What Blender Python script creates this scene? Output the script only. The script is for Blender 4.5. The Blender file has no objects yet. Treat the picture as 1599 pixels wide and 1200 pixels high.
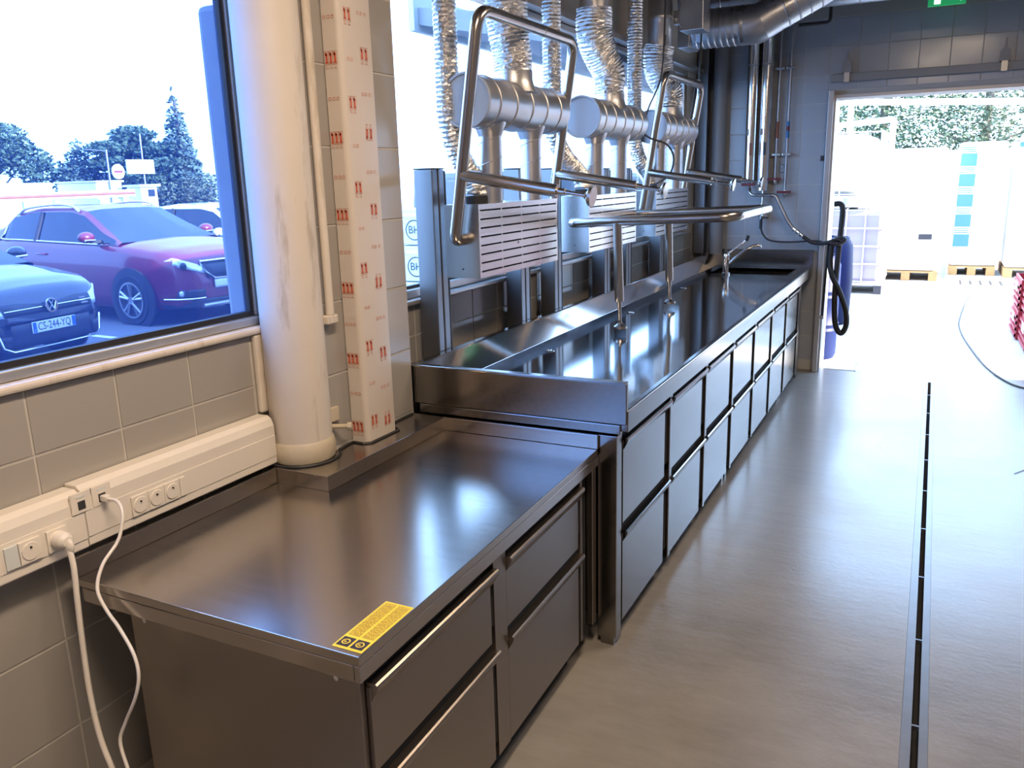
import bpy, bmesh, math, random
from mathutils import Vector, Matrix
random.seed(7)
C = bpy.context.scene.collection
SC = bpy.context.scene
PI = math.pi

# ------------------------------------------------------------------ camera
cam_d = bpy.data.cameras.new('camera'); cam = bpy.data.objects.new('camera', cam_d); C.objects.link(cam)
cam_d.sensor_fit = 'HORIZONTAL'; cam_d.sensor_width = 36.0; cam_d.lens = 29.066
cam_d.clip_start = 0.05; cam_d.clip_end = 300
cam.matrix_world = Matrix(((0.89443138, -0.08458325, 0.43913345, 0.0),
                           (0.44643497, 0.22648678, -0.86567867, 0.0),
                           (-0.02623601, 0.97033469, 0.24033780, 1.66),
                           (0, 0, 0, 1)))
SC.camera = cam
# ------------------------------------------------------------------ light
SKY = (0.44, 0.66, 1.0); SKY_S = 5.6
SUN_E = 22.0; LAMP_E = 52.0
w = bpy.data.worlds.new('sky'); SC.world = w; w.use_nodes = True
bg = w.node_tree.nodes['Background']; bg.inputs[0].default_value = (*SKY, 1); bg.inputs[1].default_value = SKY_S
sd = bpy.data.lights.new('sun', 'SUN'); sd.energy = SUN_E; sd.angle = 0.01; sd.color = (1.0, 0.90, 0.78)
sun = bpy.data.objects.new('sun', sd); C.objects.link(sun); sun.location = (20, 6, 12)
SUN_DIR = Vector((0.938, 0.049, 0.342))
sun.rotation_euler = SUN_DIR.to_track_quat('Z', 'Y').to_euler()
def area(loc, sx, sy, e, col):
    l = bpy.data.lights.new('ceiling_light', 'AREA'); l.shape = 'RECTANGLE'; l.size = sx; l.size_y = sy
    l.energy = e; l.color = col
    o = bpy.data.objects.new('ceiling_light', l); C.objects.link(o); o.location = loc
    return o
area((-0.25, 0.9, 3.1), 0.25, 1.2, LAMP_E, (1.0, 0.76, 0.54))
area((0.2, 3.7, 3.1), 0.25, 1.2, LAMP_E * .45, (1.0, 0.76, 0.54))
area((0.9, -1.8, 3.1), 0.3, 1.5, LAMP_E * .3, (1.0, 0.76, 0.54))
vs = SC.view_settings
SC.display_settings.display_device = 'sRGB'
vs.view_transform = 'Standard'; vs.look = 'None'; vs.gamma = 1.0; vs.exposure = 0.75; vs.use_curve_mapping = False
SC.cycles.max_bounces = 10; SC.cycles.transparent_max_bounces = 16; SC.cycles.use_denoising = True
SC.cycles.caustics_reflective = False; SC.cycles.caustics_refractive = False
SC.cycles.sample_clamp_indirect = 15.0

# ------------------------------------------------------------------ materials
def new_mat(name):
    m = bpy.data.materials.new(name); m.use_nodes = True
    return m, m.node_tree.nodes, m.node_tree.links, m.node_tree.nodes['Principled BSDF']
def mat(name, col, rough=0.5, metal=0.0, var=0.0, scale=8.0, bump=0.0, stretch=(1, 1, 1), rvar=0.0, coat=0.0, emit=0.0, spec=None):
    m, N, L, b = new_mat(name)
    b.inputs['Base Color'].default_value = (*col, 1); b.inputs['Roughness'].default_value = rough; b.inputs['Metallic'].default_value = metal
    if spec is not None: b.inputs['Specular IOR Level'].default_value = spec
    if coat: b.inputs['Coat Weight'].default_value = coat; b.inputs['Coat Roughness'].default_value = 0.05
    if emit:
        b.inputs['Emission Color'].default_value = (*col, 1); b.inputs['Emission Strength'].default_value = emit
    if var or bump or rvar:
        tc = N.new('ShaderNodeTexCoord'); mp = N.new('ShaderNodeMapping'); mp.inputs['Scale'].default_value = stretch
        nz = N.new('ShaderNodeTexNoise'); nz.inputs['Scale'].default_value = scale; nz.inputs['Detail'].default_value = 5
        L.new(tc.outputs['Object'], mp.inputs[0]); L.new(mp.outputs[0], nz.inputs['Vector'])
        if var:
            cr = N.new('ShaderNodeMix'); cr.data_type = 'RGBA'
            cr.inputs[6].default_value = (*[c * (1 - var) for c in col], 1); cr.inputs[7].default_value = (*[min(1, c * (1 + var)) for c in col], 1)
            L.new(nz.outputs[0], cr.inputs[0]); L.new(cr.outputs[2], b.inputs['Base Color'])
        if rvar:
            mr = N.new('ShaderNodeMapRange'); mr.inputs[1].default_value = .3; mr.inputs[2].default_value = .7
            mr.inputs[3].default_value = max(0.02, rough - rvar); mr.inputs[4].default_value = rough + rvar
            L.new(nz.outputs[0], mr.inputs[0]); L.new(mr.outputs[0], b.inputs['Roughness'])
        if bump:
            bp = N.new('ShaderNodeBump'); bp.inputs['Strength'].default_value = bump; bp.inputs['Distance'].default_value = 0.004
            L.new(nz.outputs[0], bp.inputs['Height']); L.new(bp.outputs[0], b.inputs['Normal'])
    return m
def glass_mat(name, tint, haze=(.1, .3, 1.0), hz=.05):
    m, N, L, b = new_mat(name); N.remove(b)
    out = [n for n in N if n.type == 'OUTPUT_MATERIAL'][0]
    tr = N.new('ShaderNodeBsdfTransparent'); tr.inputs[0].default_value = (*tint, 1)
    gl = N.new('ShaderNodeBsdfGlossy'); gl.inputs['Roughness'].default_value = 0.01
    lw = N.new('ShaderNodeLayerWeight'); lw.inputs[0].default_value = .5
    pw = N.new('ShaderNodeMath'); pw.operation = 'POWER'; pw.inputs[1].default_value = 5.0
    ma = N.new('ShaderNodeMath'); ma.operation = 'MULTIPLY_ADD'; ma.inputs[1].default_value = .55; ma.inputs[2].default_value = .03
    L.new(lw.outputs['Facing'], pw.inputs[0]); L.new(pw.outputs[0], ma.inputs[0])
    mx = N.new('ShaderNodeMixShader')
    L.new(ma.outputs[0], mx.inputs[0]); L.new(tr.outputs[0], mx.inputs[1]); L.new(gl.outputs[0], mx.inputs[2]); tl = N.new('ShaderNodeBsdfTranslucent'); tl.inputs[0].default_value = (*haze, 1)
    m2 = N.new('ShaderNodeMixShader'); m2.inputs[0].default_value = hz
    L.new(mx.outputs[0], m2.inputs[1]); L.new(tl.outputs[0], m2.inputs[2]); L.new(m2.outputs[0], out.inputs[0])
    return m
def floor_mat():
    m, N, L, b = new_mat('concrete_floor')
    tc = N.new('ShaderNodeTexCoord')
    n1 = N.new('ShaderNodeTexNoise'); n1.inputs['Scale'].default_value = 1.6; n1.inputs['Detail'].default_value = 8; n1.inputs['Roughness'].default_value = .62
    mp = N.new('ShaderNodeMapping'); mp.inputs['Scale'].default_value = (1.4, 5.0, 1); mp.inputs['Rotation'].default_value = (0, 0, -.12)
    n2 = N.new('ShaderNodeTexNoise'); n2.inputs['Scale'].default_value = 3.2; n2.inputs['Detail'].default_value = 9; n2.inputs['Roughness'].default_value = .7
    n3 = N.new('ShaderNodeTexNoise'); n3.inputs['Scale'].default_value = 45; n3.inputs['Detail'].default_value = 3
    L.new(tc.outputs['Object'], n1.inputs['Vector']); L.new(tc.outputs['Object'], mp.inputs[0]); L.new(mp.outputs[0], n2.inputs['Vector']); L.new(tc.outputs['Object'], n3.inputs['Vector'])
    r = N.new('ShaderNodeValToRGB'); e = r.color_ramp.elements
    e[0].position = .3; e[0].color = (.19, .178, .163, 1); e[1].position = .72; e[1].color = (.285, .27, .248, 1)
    L.new(n1.outputs[0], r.inputs[0])
    sp = N.new('ShaderNodeValToRGB'); e = sp.color_ramp.elements
    e[0].position = .30; e[0].color = (.55, .48, .40, 1); e[1].position = .60; e[1].color = (1, 1, 1, 1)
    L.new(n2.outputs[0], sp.inputs[0])
    mx = N.new('ShaderNodeMix'); mx.data_type = 'RGBA'; mx.blend_type = 'MULTIPLY'; mx.inputs[0].default_value = .30
    L.new(r.outputs[0], mx.inputs[6]); L.new(sp.outputs[0], mx.inputs[7]); L.new(mx.outputs[2], b.inputs['Base Color'])
    mr = N.new('ShaderNodeMapRange'); mr.inputs[1].default_value = .3; mr.inputs[2].default_value = .7; mr.inputs[3].default_value = .27; mr.inputs[4].default_value = .40
    L.new(n1.outputs[0], mr.inputs[0]); L.new(mr.outputs[0], b.inputs['Roughness'])
    ad = N.new('ShaderNodeMath'); ad.operation = 'MULTIPLY_ADD'; ad.inputs[1].default_value = .5
    L.new(n3.outputs[0], ad.inputs[0]); L.new(n2.outputs[0], ad.inputs[2])
    bp = N.new('ShaderNodeBump'); bp.inputs['Strength'].default_value = .30; bp.inputs['Distance'].default_value = .004
    L.new(ad.outputs[0], bp.inputs['Height']); L.new(bp.outputs[0], b.inputs['Normal'])
    b.inputs['Coat Weight'].default_value = .35; b.inputs['Coat Roughness'].default_value = .2
    return m
def brushed(name, col, rough, stretch, amt=.10, bump=.0):
    return mat(name, col, rough, 1.0, var=.03, scale=3, stretch=stretch, rvar=amt * .4)

M = {}
M['floor'] = floor_mat()
M['grout'] = mat('grout', (.50, .475, .44), .85, var=.1, scale=20)
M['tile'] = mat('glazed_tile', (.355, .335, .31), .15, var=.03, scale=3, rvar=.05)
M['tile_b'] = mat('glazed_tile_pale_bluelit', (.46, .50, .56), .2, var=.03, scale=3, rvar=.05)  # bluish daylight on the end wall is put into this tile colour
M['grout_b'] = mat('grout_pale', (.62, .62, .61), .85)
M['plaster'] = mat('plaster', (.45, .45, .44), .9, var=.08, scale=5)
M['wall_paint'] = mat('wall_paint', (.34, .32, .30), .8, var=.05, scale=3)
M['ceiling'] = mat('ceiling_paint', (.26, .25, .25), .9, var=.05, scale=2)
M['cream'] = mat('cream_paint', (.66, .60, .53), .5, var=.05, scale=9, bump=.25)
m_c = M['cream']; N_, L_n = m_c.node_tree.nodes, m_c.node_tree.links; b_c = N_['Principled BSDF']
old = b_c.inputs['Base Color'].links[0].from_socket
tc_ = N_.new('ShaderNodeTexCoord'); mp_ = N_.new('ShaderNodeMapping'); mp_.inputs['Scale'].default_value = (14, 14, 2.2)
nz_ = N_.new('ShaderNodeTexNoise'); nz_.inputs['Scale'].default_value = 1.0; nz_.inputs['Detail'].default_value = 8; nz_.inputs['Roughness'].default_value = .65
rp_ = N_.new('ShaderNodeValToRGB'); e_ = rp_.color_ramp.elements
e_[0].position = .33; e_[0].color = (.55, .48, .36, 1); e_[1].position = .43; e_[1].color = (1, 1, 1, 1)
mm_ = N_.new('ShaderNodeMix'); mm_.data_type = 'RGBA'; mm_.blend_type = 'MULTIPLY'; mm_.inputs[0].default_value = .6
L_n.new(tc_.outputs['Object'], mp_.inputs[0]); L_n.new(mp_.outputs[0], nz_.inputs['Vector']); L_n.new(nz_.outputs[0], rp_.inputs[0])
L_n.new(old, mm_.inputs[6]); L_n.new(rp_.outputs[0], mm_.inputs[7]); L_n.new(mm_.outputs[2], b_c.inputs['Base Color'])
M['dirty_cream'] = mat('stained_cream_paint', (.55, .48, .36), .6, var=.3, scale=14, bump=.3)
M['plastic'] = mat('white_plastic', (.76, .71, .64), .35)
M['plastic_dark'] = mat('socket_hole', (.03, .03, .03), .6)
M['pvc_film'] = mat('protective_film', (.64, .575, .515), .35, var=.02, scale=4)
M['red_print'] = mat('red_print', (.62, .11, .05), .5)
M['pale_red_print'] = mat('pale_red_print', (.62, .27, .19), .5)
M['steel_dull'] = brushed('brushed_steel_bench', (.46, .42, .385), .21, (1, 30, 30), .05)
M['steel_front'] = brushed('brushed_steel_front', (.30, .265, .235), .32, (30, 1, 30), .05)
M['steel_top'] = brushed('polished_steel_top', (.46, .46, .48), .09, (2, 1, 1), .03, .015)
M['steel_cab'] = brushed('steel_cabinet', (.29, .272, .255), .19, (30, 1, 30), .06)
M['drain_steel'] = mat('drain_steel', (.22, .22, .23), .36, .7, var=.15, scale=12)
M['tube'] = brushed('steel_tube', (.42, .39, .36), .24, (20, 20, 20), .05)
M['steel_hood'] = brushed('steel_hood', (.55, .54, .54), .24, (30, 1, 30), .05)
M['galv'] = mat('galvanised_steel', (.50, .50, .52), .38, 1.0, var=.07, scale=9, rvar=.04)
M['galv_duct'] = mat('galvanised_duct', (.50, .52, .56), .33, 1.0, var=.12, scale=10, rvar=.08)
M['cap'] = mat('drum_end_cap', (.42, .47, .54), .55, 0.3)
M['foil'] = mat('crinkled_foil', (.72, .71, .70), .22, 1.0, bump=1.0, scale=95, var=.15)
M['alu'] = mat('anodised_aluminium', (.22, .23, .25), .38, 0.9, var=.06, scale=12, stretch=(30, 30, 1))
M['alu_frame'] = mat('window_aluminium', (.50, .49, .48), .35, 0.7)
M['gasket'] = mat('black_rubber_gasket', (.015, .015, .018), .6)
M['rubber'] = mat('black_rubber', (.02, .02, .022), .5)
M['hose'] = mat('dark_hose', (.035, .035, .045), .45)
M['dark'] = mat('matte_black_shade', (.012, .012, .012), .9)  # flat black; also paints the shade in gaps, slots and hoods
M['glass'] = glass_mat('window_glass', (.55, .65, .82), (.09, .24, 1.0), .036)
M['glass2'] = glass_mat('window_glass_clear', (.84, .92, 1.0), (.25, .5, 1.0), .02)
M['concrete'] = mat('outside_concrete', (.30, .30, .32), .9, var=.15, scale=14, bump=.6)
M['yellow'] = mat('yellow_label', (.80, .55, .03), .5)
M['label_black'] = mat('label_black', (.025, .015, .01), .6)
M['label_text'] = mat('label_text', (.06, .035, .005), .6)
M['grey_pipe'] = mat('grey_pvc', (.30, .31, .33), .4)
M['shiny'] = mat('polished_lagging', (.80, .80, .82), .16, 1.0)
M['pipe_dull'] = mat('small_pipe', (.40, .39, .40), .4, .8)
M['copper'] = mat('rust_band', (.30, .09, .04), .5)
M['blue_band'] = mat('blue_band', (.04, .20, .50), .5)
M['red_handle'] = mat('red_handle', (.18, .02, .03), .45)
M['brass'] = mat('chrome', (.75, .75, .76), .12, 1.0)
M['door_frame'] = mat('door_frame_metal', (.50, .50, .52), .4, .5)
M['exit'] = mat('exit_green', (.02, .36, .12), .4, emit=.4)
M['exit_white'] = mat('exit_white', (.85, 1.0, .88), .4, emit=1.3)
M['tarmac'] = mat('tarmac', (.14, .14, .15), .9, var=.25, scale=6, bump=.4)
M['yard'] = mat('yard_concrete', (.52, .50, .47), .8, var=.12, scale=3)
M['road_paint'] = mat('road_paint', (.75, .75, .75), .7)
M['ground'] = mat('dry_grass', (.16, .17, .09), .95, var=.3, scale=2)
M['leaf_dark'] = mat('pine_needles', (.045, .085, .045), .8, var=.4, scale=.8)
M['leaf_blue'] = mat('cedar_needles', (.075, .12, .085), .8, var=.4, scale=.8)
M['leaf_olive'] = mat('olive_leaves', (.085, .11, .06), .7, var=.5, scale=1.5)
M['leaf_gold'] = mat('yellowing_leaves', (.50, .40, .12), .7, var=.4, scale=2)
M['bark'] = mat('bark', (.10, .09, .075), .95, var=.3, scale=12)
M['white_wall'] = mat('white_render', (.75, .74, .72), .8)
M['car_red'] = mat('red_car_paint', (.15, .010, .030), .30, coat=.6)
M['car_blue'] = mat('dark_car_paint', (.012, .016, .022), .25, .1, coat=.7)
M['car_white'] = mat('white_car_paint', (.72, .73, .74), .3, coat=1.0)
M['car_glass'] = mat('car_glass', (.012, .018, .025), .04, spec=.45)
M['car_black'] = mat('car_trim', (.02, .02, .022), .55)
M['tyre'] = mat('tyre', (.02, .02, .02), .8)
M['alloy'] = mat('alloy_wheel', (.45, .45, .46), .3, .9)
M['chrome'] = mat('car_chrome', (.78, .78, .80), .12, 1.0)
M['lamp'] = mat('headlamp_lens', (.62, .66, .68), .08, .4)
M['plate'] = mat('number_plate', (.75, .76, .76), .4)
M['plate_blue'] = mat('plate_blue', (.02, .12, .55), .4)
M['ink'] = mat('black_ink', (.01, .01, .012), .5)
M['barrel'] = mat('blue_barrel', (.006, .014, .075), .5, spec=.2)
M['ibc_cage'] = mat('ibc_cage', (.75, .75, .76), .35, .6)
M['ibc_tank'] = mat('ibc_tank', (.36, .30, .38), .5)
M['wood'] = mat('pallet_wood', (.42, .24, .10), .8, var=.25, scale=14)
M['wrap'] = mat('white_wrap', (.80, .80, .80), .35, var=.04, scale=6, bump=.3)
M['wrap_blue'] = mat('blue_print', (.05, .155, .42), .4)
M['wrap_green'] = mat('teal_print', (.15, .50, .48), .4)
M['crate'] = mat('red_crate', (.40, .03, .05), .45)
M['pink_wrap'] = mat('pink_wrap', (.27, .14, .12), .5, var=.1, scale=4)
M['carton'] = mat('white_carton', (.62, .66, .66), .6)
M['hut'] = mat('hut_panel', (.62, .66, .66), .6)

# ------------------------------------------------------------------ mesh helper
class MB:
    def __init__(s): s.v = []; s.f = []
    def add(s, vs_, fs_):
        o = len(s.v); s.v += [tuple(p) for p in vs_]; s.f += [tuple(i + o for i in f) for f in fs_]; return s
    def box(s, x0, x1, y0, y1, z0, z1):
        return s.add([(x0, y0, z0), (x1, y0, z0), (x1, y1, z0), (x0, y1, z0), (x0, y0, z1), (x1, y0, z1), (x1, y1, z1), (x0, y1, z1)],
                     [(0, 3, 2, 1), (4, 5, 6, 7), (0, 1, 5, 4), (1, 2, 6, 5), (2, 3, 7, 6), (3, 0, 4, 7)])
    def quad(s, a, b, c, d): return s.add([a, b, c, d], [(0, 1, 2, 3)])
    def prism(s, poly, axis, a0, a1):
        def P(p, a):
            if axis == 'x': return (a, p[0], p[1])
            if axis == 'y': return (p[0], a, p[1])
            return (p[0], p[1], a)
        n = len(poly)
        return s.add([P(p, a0) for p in poly] + [P(p, a1) for p in poly],
                     [tuple(range(n))[::-1], tuple(range(n, 2 * n))] + [(i, (i + 1) % n, n + (i + 1) % n, n + i) for i in range(n)])
    def tube(s, pts, r, n=12, caps=True):
        P = [Vector(p) for p in pts]; k = len(P)
        rr = r if isinstance(r, (list, tuple)) else [r] * k
        T = []
        for i in range(k):
            d = (P[min(i + 1, k - 1)] - P[max(i - 1, 0)])
            T.append(d.normalized() if d.length > 1e-9 else Vector((0, 0, 1)))
        up = Vector((0, 0, 1)) if abs(T[0].z) < .9 else Vector((1, 0, 0))
        u = T[0].cross(up).normalized(); vs_ = []
        for i in range(k):
            u = (u - T[i] * u.dot(T[i])).normalized(); q = T[i].cross(u)
            for j in range(n):
                a = 2 * PI * j / n
                vs_.append(P[i] + (u * math.cos(a) + q * math.sin(a)) * rr[i])
        fs_ = [(i * n + j, i * n + (j + 1) % n, (i + 1) * n + (j + 1) % n, (i + 1) * n + j) for i in range(k - 1) for j in range(n)]
        if caps: fs_ += [tuple(range(n))[::-1], tuple(range((k - 1) * n, k * n))]
        return s.add(vs_, fs_)
    def cyl(s, a, b, r, n=16): return s.tube([a, b], r, n)
    def lathe(s, prof, c=(0, 0, 0), axis='z', n=24, ring=False):
        vs_ = []
        for (r, h) in prof:
            for j in range(n):
                a = 2 * PI * j / n; p, q = r * math.cos(a), r * math.sin(a)
                if axis == 'z': vs_.append((c[0] + p, c[1] + q, c[2] + h))
                elif axis == 'y': vs_.append((c[0] + p, c[1] + h, c[2] + q))
                else: vs_.append((c[0] + h, c[1] + p, c[2] + q))
        k = len(prof)
        fs_ = [(i * n + j, i * n + (j + 1) % n, (i + 1) * n + (j + 1) % n, (i + 1) * n + j) for i in range(k - 1) for j in range(n)]
        if ring: return s.add(vs_, fs_ + [((k - 1) * n + j, (k - 1) * n + (j + 1) % n, (j + 1) % n, j) for j in range(n)])
        if prof[0][0] > 1e-6: fs_.append(tuple(range(n))[::-1])
        if prof[-1][0] > 1e-6: fs_.append(tuple(range((k - 1) * n, k * n)))
        return s.add(vs_, fs_)
    def ell(s, c, rx, ry, rz, n=12, k=8):
        vs_ = []
        for i in range(k + 1):
            t = PI * i / k
            for j in range(n):
                a = 2 * PI * j / n
                vs_.append((c[0] + rx * math.sin(t) * math.cos(a), c[1] + ry * math.sin(t) * math.sin(a), c[2] + rz * math.cos(t)))
        return s.add(vs_, [(i * n + j, i * n + (j + 1) % n, (i + 1) * n + (j + 1) % n, (i + 1) * n + j) for i in range(k) for j in range(n)])
    def map(s, fn): s.v = [fn(*p) for p in s.v]; return s
    def mesh(s, name, m):
        me = bpy.data.meshes.new(name); me.from_pydata(s.v, [], s.f)
        b = bmesh.new(); b.from_mesh(me); bmesh.ops.recalc_face_normals(b, faces=b.faces); b.to_mesh(me); b.free()
        me.materials.append(m); return me
    def build(s, name, m, parent=None, smooth=False, bevel=0.0, kind=None, label=None):
        me = s.mesh(name, m); o = bpy.data.objects.new(name, me); C.objects.link(o)
        if smooth:
            me.polygons.foreach_set('use_smooth', [True] * len(me.polygons))
            md = o.modifiers.new('w', 'EDGE_SPLIT'); md.split_angle = math.radians(40)
        if bevel:
            md = o.modifiers.new('b', 'BEVEL'); md.width = bevel; md.segments = 2; md.limit_method = 'ANGLE'; md.angle_limit = .6
        if parent: attach(o, parent)
        if kind: o['kind'] = kind
        if label: o['label'] = label
        return o
WORLD = {}
def attach(o, parent):
    o.parent = parent; o.matrix_parent_inverse = WORLD.get(parent.name, Matrix.Identity(4)).inverted()
def tag(o, label, cat, group=None):
    o['label'] = label; o['category'] = cat
    if group: o['group'] = group
    return o
def thing(name, label, cat, loc=(0, 0, 0), group=None, rz=0.0):
    o = bpy.data.objects.new(name, None); C.objects.link(o); o.empty_display_size = .1
    o.location = loc; o.rotation_euler = (0, 0, rz)
    WORLD[o.name] = Matrix.Translation(loc) @ Matrix.Rotation(rz, 4, 'Z')
    return tag(o, label, cat, group)
def local_thing(name, label, cat, loc, rz, group=None, roll=0.0):   # children are modelled in the thing's own frame
    o = thing(name, label, cat, loc, group, rz); o.rotation_euler = (roll, 0, rz); WORLD[o.name] = Matrix.Identity(4); return o
def copy_tree(o, off, label=None, group=None):
    c = o.copy(); C.objects.link(c)
    c.location = o.location + Vector(off)
    if label: c['label'] = label
    if group: c['group'] = group
    def rec(a, b):
        for ch in list(a.children):
            d = ch.copy(); C.objects.link(d); d.parent = b; rec(ch, d)
    rec(o, c); return c
def fillet(pts, r, n=6):
    P = [Vector(p) for p in pts]; out = [P[0]]
    for i in range(1, len(P) - 1):
        a, b, c = P[i - 1], P[i], P[i + 1]
        d1 = (a - b); d2 = (c - b); l = min(r, d1.length * .49, d2.length * .49)
        p = b + d1.normalized() * l; q = b + d2.normalized() * l
        for k in range(n + 1):
            t = k / n; out.append(p * (1 - t) ** 2 + b * 2 * t * (1 - t) + q * t * t)
    out.append(P[-1]); return out
def spline(pts, n=10):
    P = [Vector(p) for p in pts]; P = [P[0] * 2 - P[1]] + P + [P[-1] * 2 - P[-2]]; out = []
    for i in range(1, len(P) - 2):
        for k in range(n):
            t = k / n
            out.append(.5 * ((2 * P[i]) + (P[i + 1] - P[i - 1]) * t + (2 * P[i - 1] - 5 * P[i] + 4 * P[i + 1] - P[i + 2]) * t * t + (3 * P[i] - P[i - 1] - 3 * P[i + 1] + P[i + 2]) * t ** 3))
    out.append(P[-2]); return out
def resample(pts, step):
    P = [Vector(p) for p in pts]; out = [P[0]]; acc = 0
    for a, b in zip(P, P[1:]):
        L_ = (b - a).length; d = step - acc
        while d <= L_:
            out.append(a.lerp(b, d / L_)); d += step
        acc = (acc + L_) % step if L_ else acc
    return out
def flex_mb(pts, r, pitch=.016, amp=.007, n=22, jit=.003, r1=None):
    rnd = random.Random(int(r * 1000) + len(pts)); P = resample(spline(pts, 24), pitch / 2)
    r1 = r1 or r; m = MB(); m.tube(P, [r + (r1 - r) * min(1, max(0, (i / len(P) - .12) / .5)) + (amp if i % 2 else 0) for i in range(len(P))], n)
    m.v = [(x + rnd.uniform(-jit, jit), y + rnd.uniform(-jit, jit), z + rnd.uniform(-jit, jit)) for x, y, z in m.v]
    return m
def text_mb(txt, size, place):
    cu = bpy.data.curves.new('t', 'FONT'); cu.body = txt; cu.size = size; cu.extrude = 0.0; cu.align_x = 'CENTER'; cu.align_y = 'CENTER'
    cu.resolution_u = 3
    o = bpy.data.objects.new('t', cu); me = o.to_mesh() if False else None
    C.objects.link(o); dg = bpy.context.evaluated_depsgraph_get(); me = bpy.data.meshes.new_from_object(o.evaluated_get(dg))
    m = MB(); m.add([place(v.co.x, v.co.y) for v in me.vertices], [tuple(p.vertices) for p in me.polygons])
    C.objects.unlink(o); bpy.data.objects.remove(o); bpy.data.curves.remove(cu); bpy.data.meshes.remove(me)
    return m

# ------------------------------------------------------------------ room shell
BY = 7.35          # back wall face
CZ = 3.2           # ceiling
DX0, DX1, DZ = -0.785, 2.2, 2.215
def structure(name, mb, m, parent=None, **k):
    o = mb.build(name, m, parent, **k)
    if parent is None: o['kind'] = 'structure'
    return o
SX0, SX1, SLY = 0.042, 0.117, 7.2
fl = MB()
fl.box(-2.0, SX0, -4, BY + .28, -.12, 0); fl.box(SX1, 2.9, -4, BY + .28, -.12, 0); fl.box(SX0, SX1, SLY, BY + .28, -.12, 0); fl.box(SX0, SX1, -4, SLY, -.14, -.10)
structure('floor', fl, M['floor'])
structure('roof', MB().box(-2.15, 2.85, -4.3, BY + .32, CZ + .16, 4.4), M['wall_paint'])  # unseen roof block, made this tall to shade the parked cars
structure('ceiling', MB().box(-2.1, 2.8, -4.2, BY + .3, CZ, CZ + .15), M['ceiling'])
W1 = (-1.2, 1.972, 1.237, 2.48); W2 = (2.565, 6.95, 1.20, 2.47)
XO, XI = -1.93, -1.866
wl = MB()
wl.box(XO, XI, -4, W1[0], 0, CZ); wl.box(XO, XI, W1[0], W1[1], 0, W1[2] - .02); wl.box(XO, XI, W1[0], W1[1], W1[3], CZ)
wl.box(XO, -1.726, W1[1], W2[0] - .005, 0, CZ)
wl.box(XO, XI, W2[0] - .005, W2[1], 0, W2[2] - .02); wl.box(XO, XI, W2[0] - .005, W2[1], W2[3], CZ); wl.box(XO, XI, W2[1], BY, 0, CZ)
wall_left = structure('wall_left', wl, M['grout'])
structure('wall_front', MB().box(-2.0, 2.8, -4.2, -4, 0, CZ), M['wall_paint'])
RX = 2.6
structure('wall_right', MB().box(RX, RX + .2, -4, BY, 0, CZ), M['wall_paint'])
wb = MB(); wb.box(-2.0, DX0, BY, BY + .25, 0, CZ); wb.box(DX1, 2.8, BY, BY + .25, 0, CZ); wb.box(DX0, DX1, BY, BY + .25, DZ, CZ)
wall_back = structure('wall_back', wb, M['grout_b'])
structure('wall_upper', MB().box(-1.866, 2.6, BY - .012, BY - .001, 2.82, CZ), M['plaster'])
structure('trim_1', MB().box(-1.866, -1.80, 2.57, BY - .012, 2.47, 2.50), M['alu_frame'])   # bright head strip over the long window

# tiles -----------------------------------------------------------
_tile_cache = {}
def tile_x(a, b):     # lying in the yz plane, facing +x
    key = ('x', round(a, 3), round(b, 3))
    if key not in _tile_cache:
        c = .0012; t = .0024; m = MB()
        m.add([(0, 0, 0), (0, a, 0), (0, a, b), (0, 0, b), (t, c, c), (t, a - c, c), (t, a - c, b - c), (t, c, b - c)],
              [(4, 5, 6, 7), (0, 1, 5, 4), (1, 2, 6, 5), (2, 3, 7, 6), (3, 0, 4, 7)])
        _tile_cache[key] = m.mesh('tile', M['tile'])
    return _tile_cache[key]
def tile_y(a, b):     # lying in the xz plane, facing -y
    key = ('y', round(a, 3), round(b, 3))
    if key not in _tile_cache:
        c = .0012; t = .0024; m = MB()
        m.add([(0, 0, 0), (a, 0, 0), (a, 0, b), (0, 0, b), (c, -t, c), (a - c, -t, c), (a - c, -t, b - c), (c, -t, b - c)],
              [(4, 5, 6, 7), (0, 1, 5, 4), (1, 2, 6, 5), (2, 3, 7, 6), (3, 0, 4, 7)])
        _tile_cache[key] = m.mesh('tile', M['tile_b'])
    return _tile_cache[key]
G = .0055
def tiles(kind, us, zs, plane, parent):
    for u0, u1 in zip(us, us[1:]):
        for z0, z1 in zip(zs, zs[1:]):
            me = (tile_x if kind == 'x' else tile_y)(u1 - u0 - G, z1 - z0 - G)
            o = bpy.data.objects.new('tile', me); C.objects.link(o); o.parent = parent
            o.location = (plane, u0 + G / 2, z0 + G / 2) if kind == 'x' else (u0 + G / 2, plane, z0 + G / 2)
T = .2425
tiles('x', [.429, .6715, .914, 1.156, 1.399, 1.641, 1.884], [.08, .3225, .565, .8075, 1.05, 1.212], XI, wall_left)
tiles('x', [1.955, 2.06, 2.31, 2.558], [.8075, 1.05, 1.288, 1.532, 1.775, 2.02, 2.262, 2.505], -1.726, wall_left)
tiles('x', [2.568 + T * k for k in range(20)], [.8075, 1.05, 1.176], XI, wall_left)
xb = [-1.865, -1.655, -1.445, -1.235, -1.025, -.83]
zb_ = [.925, 1.135, 1.345, 1.555, 1.765, 1.975, 2.185, 2.395, 2.605, 2.815]
tiles('y', xb, zb_, BY - .0005, wall_back)
tiles('y', [-.83 + .21 * k for k in range(12)], [2.28, 2.395, 2.605, 2.815], BY - .0005, wall_back)
tiles('y', [-1.235, -1.025, -.83], [.085, .295, .505, .715, .925], BY - .0005, wall_back)

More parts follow.
